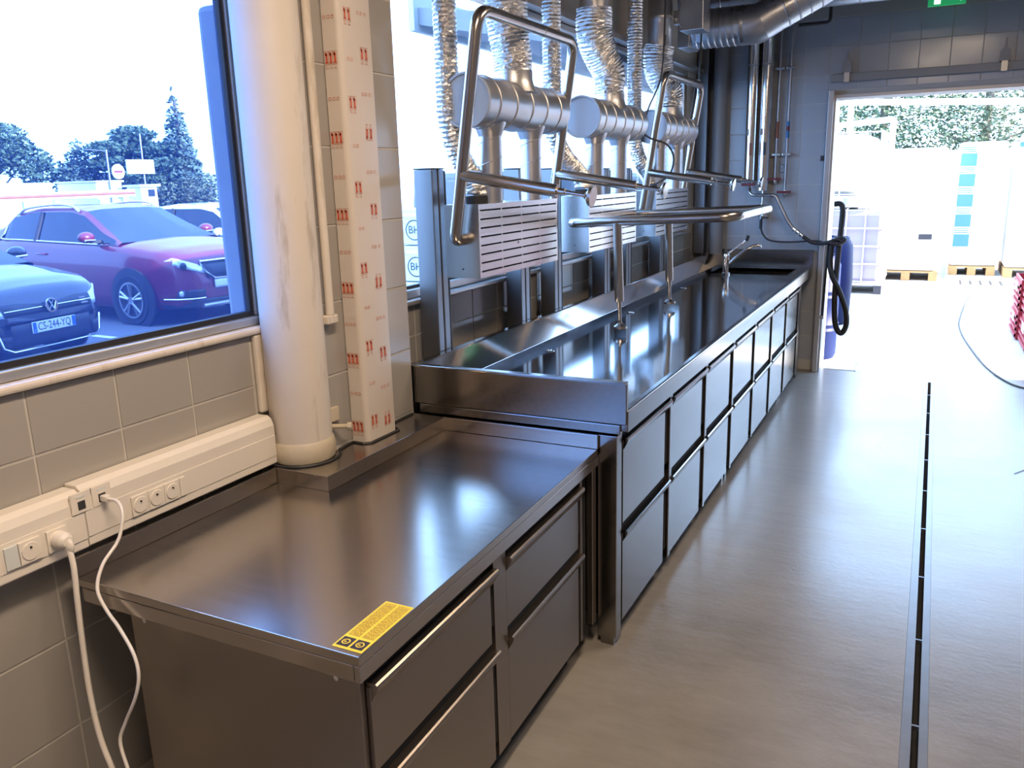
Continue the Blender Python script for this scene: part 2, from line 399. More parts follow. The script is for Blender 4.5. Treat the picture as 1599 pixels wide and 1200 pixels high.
# window 1 -----------------------------------------------------------
win1 = bpy.data.objects.new('window_1', None); C.objects.link(win1); win1['kind'] = 'structure'
f = MB(); f.box(-1.925, -1.872, W1[0], W1[1] - .006, 1.237, 1.264); f.box(-1.925, -1.885, W1[1] - .026, W1[1] - .004, 1.265, 2.48); f.box(-1.925, -1.872, W1[0], W1[1] - .006, 2.44, 2.478)
f.build('window_frame', M['alu_frame'], win1, bevel=.004)
g = MB(); g.box(-1.915, -1.893, W1[0], W1[1] - .028, 1.265, 1.280); g.box(-1.915, -1.893, W1[1] - .042, W1[1] - .028, 1.281, 2.44)
g.build('gasket', M['gasket'], win1)
MB().box(-1.908, -1.904, W1[0], W1[1] - .04, 1.28, 2.44).build('window_pane', M['glass'], win1)
structure('trim_2', MB().box(-1.93, -1.842, W1[0], W1[1] + .02, 1.214, 1.236), M['cream'], bevel=.008)      # painted sill ledge
# window 2
win2 = bpy.data.objects.new('window_2', None); C.objects.link(win2); win2['kind'] = 'structure'
f = MB(); f.box(-1.925, -1.872, W2[0], W2[1], 1.20, 1.235); f.box(-1.925, -1.872, W2[0], W2[1], 2.435, 2.468)
for y in (W2[0], W2[1] - .04): f.box(-1.925, -1.88, y + .001, y + .04, 1.236, 2.434)
f.build('window_frame', M['alu_frame'], win2, bevel=.004)
f = MB()
for y in (5.02, 6.55): f.box(-1.925, -1.885, y, y + .05, 1.236, 2.434)
f.build('mullion', M['alu_frame'], win2)
for a, b in ((W2[0] + .041, 5.018), (5.072, 6.548), (6.602, W2[1] - .041)):
    MB().box(-1.905, -1.901, a, b, 1.236, 2.434).build('window_pane', M['glass2'], win2)
    MB().box(-1.915, -1.895, a, b, 1.2355, 1.247).build('gasket', M['gasket'], win2)
structure('trim_3', MB().box(-1.93, -1.838, W2[0], W2[1], 1.178, 1.199), M['alu_frame'], bevel=.006)
# concrete fin outside beside window 1
structure('trim_4', MB().box(-2.034, -1.931, 1.976, 2.42, 1.0, 2.19), M['concrete'], bevel=.02)

# back door ------------------------------------------------------------
door = bpy.data.objects.new('door_1', None); C.objects.link(door); door['kind'] = 'structure'
d = MB(); d.box(DX0 - .035, DX0 + .005, BY - .10, BY + .02, 0, DZ + .06); d.build('door_frame', M['door_frame'], door, bevel=.004)
d = MB(); d.box(DX0 + .006, DX0 + .02, BY - .06, BY + .25, 0, DZ); d.build('jamb_lining', M['alu_frame'], door)
d = MB(); d.box(DX0 + .006, DX1, BY - .03, BY + .02, DZ + .0, DZ + .025); d.build('lintel_trim', M['door_frame'], door)
d = MB(); d.box(DX0 - .03, DX1, BY - .045, BY - .012, 2.335, 2.395); d.build('track_rail', M['grey_pipe'], door, bevel=.004)
for x in (-.70, .365, 1.43):
    d = MB(); d.box(x - .02, x + .02, BY - .065, BY - .046, 2.33, 2.40); d.build('rail_clip', M['alu_frame'], door)
    d = MB(); d.prism([(x - .035, 2.40), (x + .035, 2.40), (x + .03, 2.47), (x + .008, 2.50), (x + .004, 2.56), (x - .004, 2.56), (x - .008, 2.50), (x - .03, 2.47)], 'y', BY - .06, BY - .02)
    d.build('rail_bracket', M['grey_pipe'], door)
MB().box(DX0 - .075, DX0 - .05, BY - .03, BY - .007, 1.74, 1.78).build('door_stop', M['hose'], door)

# ------------------------------------------------------------------ left column zone
col = thing('support_column', 'round cream-painted steel column with flaking paint between the two windows', 'column', (-1.776, 1.985, .80))
MB().lathe([(.097, .801), (.097, CZ)], (-1.776, 1.985, 0), 'z', 40).build('shaft', M['cream'], col, smooth=True)
MB().lathe([(.101, .802), (.104, .812), (.105, .842), (.101, .862), (.0975, .868)], (-1.776, 1.985, 0), 'z', 40).build('base_collar', M['dirty_cream'], col, smooth=True, label='yellowed collar at the column foot')
MB().box(-1.864, -1.846, 1.890, 1.962, .962, 1.212).build('filler_strip', M['cream'], col, bevel=.006)
b = MB(); b.box(-1.722, -1.712, 2.045, 2.10, .90, .945); b.build('bracket_plate', M['dirty_cream'], col)
b = MB(); b.tube([(-1.72, 2.06, .885), (-1.668, 2.083, .885), (-1.6675, 2.0833, .885), (-1.655, 2.09, .885)], [.008, .008, .014, .014], 8); b.build('bolt', M['dirty_cream'], col)
pp = thing('conduit_pipe', 'thin cream-painted pipe running up the tiles beside the round column', 'pipe', (-1.703, 2.085, 1.23))
MB().tube([(-1.703, 2.083, 1.255), (-1.703, 2.083, CZ)], .0135, 14).build('tube', M['cream'], pp, smooth=True)
MB().box(-1.7195, -1.690, 2.055, 2.108, 1.226, 1.254).build('end_block', M['cream'], pp, bevel=.004)

# printed boxing
bx = thing('pipe_boxing', 'white plastic boxing in film printed with rows of red pictograms', 'boxing', (-1.69, 2.25, .80))
BXa, BXb, BYa, BYb = -1.7195, -1.655, 2.172, 2.335
poly = []
for k in range(7):
    a = -PI / 2 + PI / 2 * k / 6; poly.append((BXb - .018 + .018 * math.cos(a), BYa + .018 + .018 * math.sin(a)))
for k in range(4):
    a = PI / 2 * k / 3; poly.append((BXb - .004 + .004 * math.cos(a), BYb - .004 + .004 * math.sin(a)))
poly += [(BXa, BYb), (BXa, BYa)]
MB().prism(poly, 'z', .801, CZ).build('casing', M['pvc_film'], bx, smooth=True)
def picto(on, u, z, s=1.0, flip=False):
    q = -1 if flip else 1
    def R(mb, u0, u1, z0, z1):
        mb.quad(on(u + u0 * s, z + q * z0 * s), on(u + u1 * s, z + q * z0 * s), on(u + u1 * s, z + q * z1 * s), on(u + u0 * s, z + q * z1 * s))
    for e in ((-.006, -.0052, -.014, .016), (.0052, .006, -.014, .016), (-.006, .006, .0152, .016), (-.006, .006, -.014, -.0132)): R(PAL, *e)
    R(RED, -.0028, .0028, -.009, .011); R(RED, -.0044, .0008, .006, .0132); R(RED, -.0042, .004, -.0112, -.0082)
    R(PAL, -.004, -.003, -.022, -.0155); R(PAL, .001, .002, -.022, -.0155); R(PAL, -.004, .004, -.0225, -.0215)
def ring(on, u, z, s=1.0):
    n = 8; r0, r1 = .0034 * s, .0050 * s
    for k in range(n):
        a, b_ = 2 * PI * k / n, 2 * PI * (k + 1) / n
        PAL.quad(on(u + r0 * math.cos(a), z + r0 * math.sin(a)), on(u + r1 * math.cos(a), z + r1 * math.sin(a)), on(u + r1 * math.cos(b_), z + r1 * math.sin(b_)), on(u + r0 * math.cos(b_), z + r0 * math.sin(b_)))
RED, PAL = MB(), MB()
fA = lambda u, z: (u, BYa - .0012, z)                 # face towards the camera, u along x
fB = lambda u, z: (BXb + .0012, u, z)                 # face towards the room, u along y
z = .855; k = 0
while z < 2.5:
    for u in (-1.709, -1.693, -1.677): picto(fA, u, z, 1.3)
    for u in (-1.709, -1.692, -1.677): ring(fA, u, z + .118, 1.2)
    z += .236; k += 1
for k in range(7):
    za, zb2 = .872 + .258 * k, .875 + .24 * k
    for u in (2.204, 2.224): picto(fB, u, za, 1.3)
    for u in (2.279, 2.300): picto(fB, u, zb2 - .02, 1.3, k % 2 == 0)
    for u in (2.206, 2.224): ring(fB, u, za + .13, 1.2)
    for u in (2.268, 2.285, 2.305): ring(fB, u, zb2 + .10, 1.2)
RED.build('red_print', M['red_print'], bx, kind='stuff'); PAL.build('pale_print', M['pale_red_print'], bx, kind='stuff')

# cable trunking ------------------------------------------------------
tr = thing('cable_trunking', 'white plastic cable trunking with sockets along the tiles under the window', 'trunking', (-1.83, 1.0, .80))
TX = -1.795
def trunk_prof(z0, z1, fx):
    return [(-1.8595, z0), (fx - .004, z0), (fx, z0 + .004), (fx, z1 - .030), (fx - .008, z1 - .010), (fx - .022, z1), (-1.8595, z1)]
MB().prism(trunk_prof(.806, .962, TX), 'y', 1.213, 1.882).build('trunk_length', M['plastic'], tr, bevel=.002)
MB().prism(trunk_prof(.803, .955, TX - .002), 'y', -.8, 1.2115).build('trunk_length', M['plastic'], tr, bevel=.002)
MB().box(TX - .001, TX + .0018, 1.2135, 1.88, .832, .900).build('cover', M['plastic'], tr, bevel=.0006)
MB().box(TX - .003, TX + .0002, -.8, 1.211, .829, .898).build('cover', M['plastic'], tr, bevel=.0006)
for y in (1.205, 1.262):
    fr = MB().box(TX - .002, TX + .0035, y - .0265, y + .0265, .900, .952).build('data_plate', M['plastic'], tr, bevel=.001)
    MB().box(TX + .002, TX + .0045, y - .010, y + .010, .908, .930).build('data_port', M['plastic_dark'], fr, bevel=.001)
    MB().box(TX + .003, TX + .0042, y - .012, y + .012, .938, .943).build('label_slip', M['carton'], fr)
def socket(y):
    zc = .861
    p = MB(); p.box(TX, TX + .006, y - .0255, y + .0255, zc - .027, zc + .027)
    p = p.build('socket_plate', M['plastic'], tr, bevel=.001)
    w_ = MB(); w_.lathe([(.0205, .0085), (.0215, .0075), (.0215, .006), (.0190, .0062), (.0182, .001), (0, .001)], (TX, y, zc), 'x', 24)
    w_.build('socket_well', M['plastic'], p, smooth=True)
    h = MB()
    for dy, dz in ((-.0088, -.002), (.0088, -.002)): h.lathe([(.0026, .0016), (0, .0018)], (TX, y + dy, zc + dz), 'x', 8)
    h.cyl((TX, y, zc + .010), (TX + .012, y, zc + .010), .0024, 8)
    h.build('socket_contacts', M['plastic_dark'], p)
for y in (1.063, 1.131, 1.365, 1.417, 1.469): socket(y)
MB().box(TX - .001, TX + .005, 1.005, 1.036, .834, .888).build('blank_plate', M['carton'], tr, bevel=.001)
MB().box(TX, TX + .005, 1.497, 1.515, .834, .888).build('blank_plate', M['plastic'], tr, bevel=.001)

pc = thing('power_cable', 'thick white power cable hanging from the rounded plug in the trunking', 'cable', (TX, 1.131, .861))
m_ = MB(); m_.lathe([(.0, .008), (.0205, .008), (.0205, .030), (.018, .036), (.012, .042), (0, .043)], (TX, 1.131, .861), 'x', 20)
m_.ell((TX + .040, 1.133, .848), .014, .010, .020, 12, 8); m_.build('plug', M['plastic'], pc, smooth=True)
MB().tube(spline([(-1.753, 1.131, .842), (-1.742, 1.127, .80), (-1.735, 1.118, .72), (-1.728, 1.108, .60), (-1.717, 1.099, .48), (-1.69, 1.09, .37), (-1.64, 1.08, .28), (-1.60, 1.07, .16), (-1.58, 1.06, .008), (-1.50, 1.02, .008)], 8), .0068, 10).build('cord', M['plastic'], pc, smooth=True)
ec = thing('network_cable', 'thin white network cable looping from a data port over the bench corner', 'cable', (TX, 1.262, .92))
MB().box(TX + .004, TX + .024, 1.254, 1.270, .911, .926).build('connector', M['plastic'], ec, bevel=.002)
NET = [(-1.772, 1.262, .918), (-1.745, 1.268, .912), (-1.722, 1.26, .888), (-1.715, 1.245, .853), (-1.712, 1.225, .825), (-1.705, 1.175, .792), (-1.69, 1.142, .748), (-1.66, 1.135, .705), (-1.615, 1.13, .668), (-1.565, 1.12, .62), (-1.545, 1.11, .575), (-1.555, 1.10, .52), (-1.59, 1.09, .45), (-1.605, 1.08, .40), (-1.575, 1.07, .33), (-1.54, 1.06, .24), (-1.52, 1.05, .10), (-1.50, 1.04, .006), (-1.44, 1.0, .006)]
MB().tube(spline(NET, 8), .0042, 10).build('cord', M['plastic'], ec, smooth=True)

# ------------------------------------------------------------------ near low bench
bn = thing('steel_workbench', 'low stainless steel bench with four drawers and yellow label, nearest the camera', 'workbench', (-1.35, 1.85, 0))
XBk, XF, YA, YB = -1.79, -.942, 1.157, 2.553
def sk(x, y, z):
    t = max(0, (x - XBk) / (XF - XBk)); return (x - .0175 * (y - YA) * t, y, z)
ST = .75
top = MB()
top.box(XBk, XF, YA, YB - .012, ST - .022, ST); top.box(XF - .016, XF, YA, YB, .690, ST - .0225); top.box(XBk + .02, XF - .017, YA, YA + .014, .690, ST - .0225)
top.map(sk).build('worktop', M['steel_dull'], bn, bevel=.002)
up = MB(); up.box(XBk - .002, XBk + .010, YA, 1.857, ST + .0005, .800); up.map(sk).build('back_upstand', M['steel_dull'], bn, bevel=.0015)
up = MB(); up.prism([(-1.7955, 1.858), (-1.577, 1.858), (-1.577, 2.552), (-1.72, 2.552), (-1.72, 1.92), (-1.7955, 1.89)], 'z', ST + .0005, .7995)
up.build('step_ledge', M['steel_dull'], bn, bevel=.0015)
up = MB(); up.box(-1.576, XF, YB - .0115, YB, ST + .0005, .800); up.map(sk).build('end_upstand', M['steel_dull'], bn, bevel=.0015)
# black sealant line around column and boxing
sl = MB()
pts = [(-1.776 + .117 * math.cos(a), 1.985 + .117 * math.sin(a), .802) for a in [math.radians(d_) for d_ in range(-128, 58, 12)]]
pts += [(-1.712, 2.14, .802), (-1.71, 2.162, .802), (-1.668, 2.160, .802), (-1.647, 2.178, .802), (-1.645, 2.34, .802), (-1.665, 2.352, .802), (-1.712, 2.36, .802), (-1.716, 2.54, .802)]
sl.tube(pts, .0045, 6).build('sealant_bead', M['rubber'], bn)
cb = MB(); cb.box(-1.62, XF - .030, 1.196, 2.405, .085, .689); cb.map(sk).build('carcass', M['steel_front'], bn)
cb = MB(); cb.box(-1.635, XF - .022, 1.178, 1.195, .06, .7); cb.map(sk).build('side_panel', M['steel_front'], bn, bevel=.0015)
for q in ((-1.585, .672), (-1.02, .672)):
    cb = MB(); cb.lathe([(.007, 0), (.006, -.004), (0, -.005)], (q[0], 1.178, q[1]), 'y', 10); cb.map(sk).build('bolt', M['brass'], bn)
cb = MB(); cb.box(-1.0, XF - .009, 1.757, 1.830, .09, .688); cb.map(sk).build('centre_post', M['steel_front'], bn, bevel=.001)
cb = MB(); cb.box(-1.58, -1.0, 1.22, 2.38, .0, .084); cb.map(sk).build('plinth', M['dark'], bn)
cb = MB(); cb.box(-1.3, XF - .035, 2.418, 2.508, .06, .684); cb.map(sk).build('gap_shade_block', M['dark'], bn)  # black block painted in for the shade between bench and cabinet
cb = MB(); cb.box(-1.0, XF - .009, 2.396, 2.414, .09, .688); cb.map(sk).build('end_post', M['steel_front'], bn, bevel=.001)
def drawer(parent, y0, y1, z0, z1, x, m, fn=None, slot=.018):
    a = MB(); a.box(x - .020, x, y0, y1 - slot, z0, z1 - .010)
    if fn: a.map(fn)
    d_ = a.build('drawer', m, parent, bevel=.0012)
    pr = [(x - .012, z1 - .042), (x + .001, z1 - .042), (x + .016, z1 - .015), (x + .0180, z1 - .008), (x + .0165, z1 - .003), (x + .012, z1), (x - .012, z1)]
    h = MB().prism(pr, 'y', y0 + .002, y1 + .004)
    if fn: h.map(fn)
    h.build('handle', m, d_)
    g_ = MB().box(x - .0215, x - .010, y0 + .001, y1 + .002, z1 + .0005, z1 + .026)
    if fn: g_.map(fn)
    g_.build('gap_shade_strip', M['dark'], d_)  # black strip standing in for the shadow above the handle
    s_ = MB().box(x - .021, x - .004, y1 - slot + .001, y1 + .001, z0 + .045, z1 - .035)
    if fn: s_.map(fn)
    s_.build('slot_shade_strip', M['dark'], d_)  # black filler painting the slot's shade nearly flush with the front
    return d_
for y0, y1 in ((1.197, 1.756), (1.832, 2.395)):
    for z0, z1 in ((.452, .664), (.092, .424)):
        drawer(bn, y0, y1, z0, z1, XF - .010, M['steel_front'], sk)
# warning label
lb = thing('warning_label', 'yellow warning sticker with black lines and two eye symbols on the bench corner', 'label', (-.99, 1.27, ST))
LX0, LX1, LY0, LY1 = -1.020, -.946, 1.170, 1.366; LZ = ST + .0008
def sq(mb, x0, x1, y0, y1, z): mb.quad((x0 - .0175 * (y0 - YA), y0, z), (x1 - .0175 * (y0 - YA), y0, z), (x1 - .0175 * (y1 - YA), y1, z), (x0 - .0175 * (y1 - YA), y1, z))
m_ = MB(); m_.box(LX0, LX1, LY0, LY1, ST + .0002, LZ); m_.map(sk); m_.build('sticker', M['yellow'], lb)
tx = MB(); rnd = random.Random(3)
for cx0, cx1 in ((LX0 + .006, LX0 + .033), (LX0 + .041, LX1 - .006)):
    x = cx0
    while x < cx1:
        y = LY0 + .048
        while y < LY1 - .008:
            l = rnd.uniform(.004, .016); sq(tx, x, x + .0016, y, min(y + l, LY1 - .006), LZ + .0004); y += l + .002
        x += .0037
tx.build('text_lines', M['label_text'], lb)
ib, iw = MB(), MB()
for cx in (LX0 + .019, LX0 + .054):
    sq(ib, cx - .015, cx + .015, LY0 + .007, LY0 + .040, LZ + .0004)
    for k in range(18):
        a, b_ = 2 * PI * k / 18, 2 * PI * (k + 1) / 18; cy = LY0 + .0235; xs = cx - .0175 * (cy - YA)
        iw.quad(*[(xs + r_ * math.cos(t), cy + r_ * math.sin(t), LZ + .0008) for r_, t in ((.0068, a), (.0095, a), (.0095, b_), (.0068, b_))])
    sq(iw, cx - .0045, cx + .0015, LY0 + .021, LY0 + .0245, LZ + .0008)
ib.build('symbol_square', M['label_black'], lb); iw.build('eye_symbol', M['yellow'], lb)

# ------------------------------------------------------------------ long counter
lc = thing('steel_worktop', 'long polished stainless steel worktop with upstands and a sink at its far end', 'worktop', (-1.3, 5.0, .887))
CX0, CX1, CY0, CY1, CT = -1.70, -.880, 2.572, 7.322, .887
HX0, HX1, HY0, HY1 = -1.58, -.97, 6.64, 7.10
t_ = MB()
t_.box(CX0, CX1, CY0, HY0, CT - .025, CT); t_.box(CX0, CX1, HY1, CY1, CT - .025, CT); t_.box(CX0, HX0, HY0, HY1, CT - .025, CT); t_.box(HX1, CX1, HY0, HY1, CT - .025, CT)
t_.build('top_sheet', M['steel_top'], lc)
t_ = MB(); t_.prism([(CX1 - .02, CT), (CX1 + .006, CT + .004), (CX1 + .012, CT), (CX1 + .012, .812), (CX1 - .02, .812)], 'y', CY0 + .002, CY1); t_.build('front_lip', M['steel_cab'], lc, bevel=.003)
t_ = MB(); t_.prism([(CX0 - .038, CT - .03), (CX0 + .05, CT - .03), (CX0 + .05, CT + .001), (CX0 - .014, .980), (CX0 - .018, .985), (CX0 - .046, .985), (CX0 - .046, .975)], 'y', CY0 + .016, CY1 - .016); t_.build('back_upstand', M['steel_top'], lc)
t_ = MB(); t_.box(CX0 - .046, CX1 + .008, CY0 - .004, CY0 + .0155, .838, .982); t_.box(CX0 - .046, CX1 + .006, CY0 - .010, CY0 + .022, .982, .988); t_.build('end_upstand', M['steel_cab'], lc, bevel=.003, label='near end plate beside the low bench')
t_ = MB(); t_.box(CX0 - .046, CX1 + .012, CY1 - .0155, CY1 + .01, CT - .03, 1.025); t_.build('far_upstand', M['steel_cab'], lc, bevel=.003)
t_ = MB(); t_.box(HX0, HX1, HY0, HY1, .68, .69); t_.box(HX0 - .006, HX0, HY0, HY1, .68, CT - .001); t_.box(HX1, HX1 + .006, HY0, HY1, .68, CT - .001); t_.box(HX0, HX1, HY0 - .006, HY0, .68, CT - .001); t_.box(HX0, HX1, HY1, HY1 + .006, .68, CT - .001); t_.build('sink_basin', M['steel_cab'], lc)
t_ = MB(); t_.box(-1.70, -.893, CY0 - .007, CY0 + .022, .803, .8365); t_.build('end_bracket', M['steel_cab'], lc, bevel=.003)
for y in (3.415, 4.57, 5.72):
    t_ = MB(); t_.lathe([(.022, CT), (.022, CT + .003), (.014, CT + .004), (.012, CT + .001), (0, CT + .001)], (-1.532, y, 0), 'z', 20); t_.build('plug_cap', M['brass'], lc, smooth=True)
def cabinet(label, k0, n):
    P0 = 2.632; pitch = .605; y0 = P0 + pitch * k0; y1 = y0 + pitch * n
    c = thing('drawer_cabinet', label, 'cabinet', (-1.3, (y0 + y1) / 2, 0), 'steel drawer cabinets under the long worktop')
    XC = -.905
    MB().box(-1.62, XC - .031, y0 - (.02 if k0 == 0 else -.002), y1 - .03, .085, .81 if k0 < 6 else .672).build('carcass', M['steel_cab'], c)
    for k in range(n):
        ya = y0 + pitch * k
        for z0, z1 in ((.452, .772), (.068, .424)): drawer(c, ya, ya + .562, z0, z1, XC, M['steel_cab'], None, .046)
        MB().box(XC - .03, XC + .007, ya + .566, ya + .601, .065, .81).build('frame_post', M['steel_cab'], c, bevel=.003)
    MB().box(XC - .03, XC + .002, y0, y1 - .045, .800, .811).build('top_rail', M['steel_cab'], c)
    for yy in (y0 + .03, y1 - .05):
        for xx in (XC - .05, -1.55):
            MB().box(xx - .022, xx + .022, yy - .022, yy + .022, .0, .084).build('foot', M['steel_cab'], c, bevel=.003)
    return c
cA = cabinet('steel drawer cabinet of three columns, first in the row, beside the low bench', 0, 3)
MB().box(-.972, -.902, 2.556, 2.610, .03, .799).build('end_post', M['steel_cab'], cA, bevel=.002)
MB().box(-1.0, -.975, 2.515, 2.55, .09, .684).build('cable_post', M['steel_front'], cA, bevel=.002)
MB().box(-.962, -.912, 2.56, 2.606, 0, .03).build('foot', M['steel_cab'], cA)
cB = cabinet('steel drawer cabinet of three columns in the middle of the long worktop', 3, 3)
cC = cabinet('narrow single-column steel drawer cabinet below the sink at the far end', 6, 1)
MB().box(-1.0, -.900, 6.90, 6.96, 0.02, .81).build('end_post', M['steel_cab'], cC, bevel=.003)

# tap
tp = thing('mixer_tap', 'chrome lever mixer tap standing on the far end of the long worktop', 'tap', (-1.43, 6.60, CT))
m_ = MB(); m_.lathe([(.034, 0), (.034, .012), (.026, .018), (.024, .10), (.027, .11), (.027, .145), (.020, .160), (0, .165)], (-1.43, 6.60, CT), 'z', 20); m_.build('body', M['brass'], tp, smooth=True)
MB().tube(fillet([(-1.425, 6.60, 1.045), (-1.31, 6.62, 1.135), (-1.285, 6.62, 1.155), (-1.275, 6.62, 1.185)], .02), .007, 10).build('lever', M['brass'], tp, smooth=True)
m_ = MB(); m_.cyl((-1.285, 6.62, 1.150), (-1.272, 6.62, 1.190), .014, 10); m_.build('lever_tip', M['rubber'], tp, smooth=True)
MB().tube(spline([(-1.42, 6.60, .965), (-1.36, 6.61, 1.02), (-1.28, 6.63, 1.085), (-1.22, 6.64, 1.112), (-1.19, 6.645, 1.112), (-1.18, 6.646, 1.095)], 6), .011, 10).build('spout', M['brass'], tp, smooth=True)

# ------------------------------------------------------------------ aluminium posts
POSTS = [(2.815, 'aluminium profile post nearest the camera, left of the first hood'),
         (3.585, 'aluminium profile post under the far end of the first hood'),
         (3.985, 'aluminium profile post at the near side of the second hood'),
         (4.735, 'aluminium profile post under the far end of the second hood'),
         (5.135, 'aluminium profile post at the near side of the third hood'),
         (5.885, 'aluminium profile post under the far end of the third hood')]
def post(y, label):
    p = thing('profile_post', label, 'post', (-1.78, y + .045, .80), 'aluminium posts behind the long worktop')
    x0, x1 = -1.835, -1.752
    a = MB(); a.box(x0, x1, y, y + .040, .80, 1.705); a.box(x0, x1, y + .050, y + .090, .80, 1.705); a.box(x0 + .004, x1 - .006, y + .040, y + .050, .80, 1.70)
    a.build('profile', M['alu'], p, bevel=.003)
    MB().box(x0 - .001, x1 + .001, y - .001, y + .091, 1.7055, 1.711).build('end_cap', M['rubber'], p)
    MB().box(x0 + .01, x1 + .001, y + .0915, y + .100, .80, 1.70).build('edge_seal', M['rubber'], p)
for y, l in POSTS: post(y, l)

# ------------------------------------------------------------------ extraction hoods
HOOD_Y = [2.83, 3.985, 5.13]; HL = .755; HZ0, HZ1 = 1.287, 1.570; HXB, HXF = -1.712, -1.562
def hood(y0, label):
    h = thing('extraction_hood', label, 'hood', (-1.64, y0 + HL / 2, HZ0), 'slotted extraction hoods along the window')
    y1 = y0 + HL; b = MB(); t = .002
    b.box(HXB, HXF, y0, y0 + t, HZ0, HZ1); b.box(HXB, HXF, y1 - t, y1, HZ0, HZ1); b.box(HXB, HXF, y0 + t, y1 - t, HZ0, HZ0 + t); b.box(HXB, HXF, y0 + t, y1 - t, HZ1 - t, HZ1); b.box(HXB, HXB + t, y0 + t, y1 - t, HZ0 + t, HZ1 - t)
    b.build('box_body', M['steel_hood'], h)
    MB().box(HXB + .01, HXF - .012, y0 + .006, y1 - .006, HZ0 + .005, HZ1 - .005).build('filter', M['dark'], h)  # black liner that paints the dark inside of the hood
    f_ = MB(); rows = 8; pitch = .0335; zs = HZ0 + .022; sh = .0062
    zc = HZ0
    cols = 4; m0 = .014; gap = .010; sw = (HL - 2 * m0 - gap * (cols - 1)) / cols
    for r in range(rows):
        zl = zs + r * pitch
        f_.box(HXF, HXF + .002, y0, y1, zc, zl); zc = zl + sh
        ys = [y0] ; 
        for k in range(cols + 1):
            a = y0 if k == 0 else y0 + m0 + k * sw + (k - 1) * gap
            b_ = y0 + m0 if k == 0 else (a + gap if k < cols else y1)
            f_.box(HXF, HXF + .002, a, b_, zl, zl + sh)
    f_.box(HXF, HXF + .002, y0, y1, zc, HZ1)
    f_.build('slotted_front', M['steel_hood'], h)
    q = MB(); q.lathe([(.003, 0), (.003, -.002), (0, -.002)], (HXB + .075, y0, HZ0 + .035), 'y', 8); q.lathe([(.003, .0), (.003, .002), (0, .002)], (HXF + .002, y0 + .34, HZ0 + .115), 'x', 8)
    q.build('screw', M['dark'], h)
    q = MB(); q.lathe([(.050, HZ1), (.050, HZ1 + .028), (.047, HZ1 + .030)], (-1.65, y0 + .15, 0), 'z', 24); q.build('hose_collar', M['rubber'], h, smooth=True)
    return h
HL_T = ['first extraction hood beside the printed boxing, its slotted front nearest the camera', 'second extraction hood, with the lowered support frame hinged on it', 'third extraction hood, farthest along the window']
for y, l in zip(HOOD_Y, HL_T): hood(y, l)
DZc, DXc, DR = 1.952, -1.605, .097
def manifold(y0, label):
    d = thing('exhaust_manifold', label, 'manifold', (DXc, y0 + .45, HZ1), 'galvanised exhaust drums above the hoods')
    ya, yb = y0 + .02, y0 + .80
    prof = [(DR * .3, .0), (DR, .0), (DR, .004)]
    for k in range(5):
        yy = .10 + k * .145
        prof += [(DR, yy - .003), (DR + .0035, yy - .0015), (DR + .0035, yy + .0015), (DR, yy + .003)]
    prof += [(DR, yb - ya)]
    MB().lathe(prof, (DXc, ya, DZc), 'y', 40).build('drum', M['galv'], d, smooth=True)
    MB().lathe([(0, -.003), (DR - .006, -.003), (DR - .003, -.009), (DR + .005, -.009), (DR + .005, .006), (DR, .006)], (DXc, ya, DZc), 'y', 40).build('end_cap', M['cap'], d, smooth=True)
    for yy in (y0 + .20, y0 + .575):
        p = MB(); p.cyl((DXc, yy, HZ1 + .001), (DXc, yy, DZc - DR * .6), .0455, 24)
        p = p.build('branch_pipe', M['galv'], d, smooth=True)
        s_ = MB(); hel = [(DXc + .0462 * math.cos(t), yy + .0462 * math.sin(t), HZ1 + .005 + t / (2 * PI) * .085) for t in [k * PI / 8 for k in range(int(16 * 3.2))]]
        s_.tube(hel, .0014, 4); s_.build('spiral_seam', M['galv'], p)
        c_ = MB(); c_.lathe([(.046, DZc - .125), (.054, DZc - .105), (.066, DZc - .075), (.066, DZc - .06)], (DXc, yy, 0), 'z', 24); c_.build('saddle_collar', M['galv'], p, smooth=True)
    c_ = MB(); c_.lathe([(.100, .055), (.086, .085), (.081, .105), (.081, .135)], (DXc, y0 + .42, DZc), 'z', 28); c_.build('top_saddle', M['galv'], d, smooth=True)
    return d
for y, l in zip(HOOD_Y, ['nearest galvanised exhaust drum with pale end cap above the first hood', 'galvanised exhaust drum above the second hood', 'galvanised exhaust drum above the third and farthest hood']): manifold(y, l)
# flexible ducts
FB = [('wide crinkled foil duct rising from the nearest exhaust drum', [(0, 0, 2.07), (0, 0, 2.14), (-.01, -.015, 2.25), (-.015, -.025, 2.40), (-.01, -.02, 2.60), (0, .0, 2.78)]),
      ('wide foil duct with a kink above the second exhaust drum', [(0, 0, 2.07), (.0, .0, 2.13), (.0, .0, 2.19), (-.035, -.05, 2.29), (-.05, -.09, 2.38), (-.05, -.09, 2.50)]),
      ('wide foil duct above the third and farthest exhaust drum', [(0, 0, 2.07), (0, .02, 2.13), (-.01, .0, 2.20), (-.05, -.06, 2.29), (-.06, -.08, 2.38), (-.05, -.08, 2.46)])]
for y, (l, pts) in zip(HOOD_Y, FB):
    o = flex_mb([(DXc + a, y + .42 + b_, z) for a, b_, z in pts], .076, .015, .005, 28, .0022, .090).build('foil_duct', M['foil'])
    tag(o, l, 'duct', 'wide foil ducts above the exhaust drums')
FT = ['narrow ribbed foil hose left of the nearest exhaust drum, curving into the first hood', 'narrow ribbed foil hose between the first and second exhaust drums', 'narrow ribbed foil hose between the second and third exhaust drums']
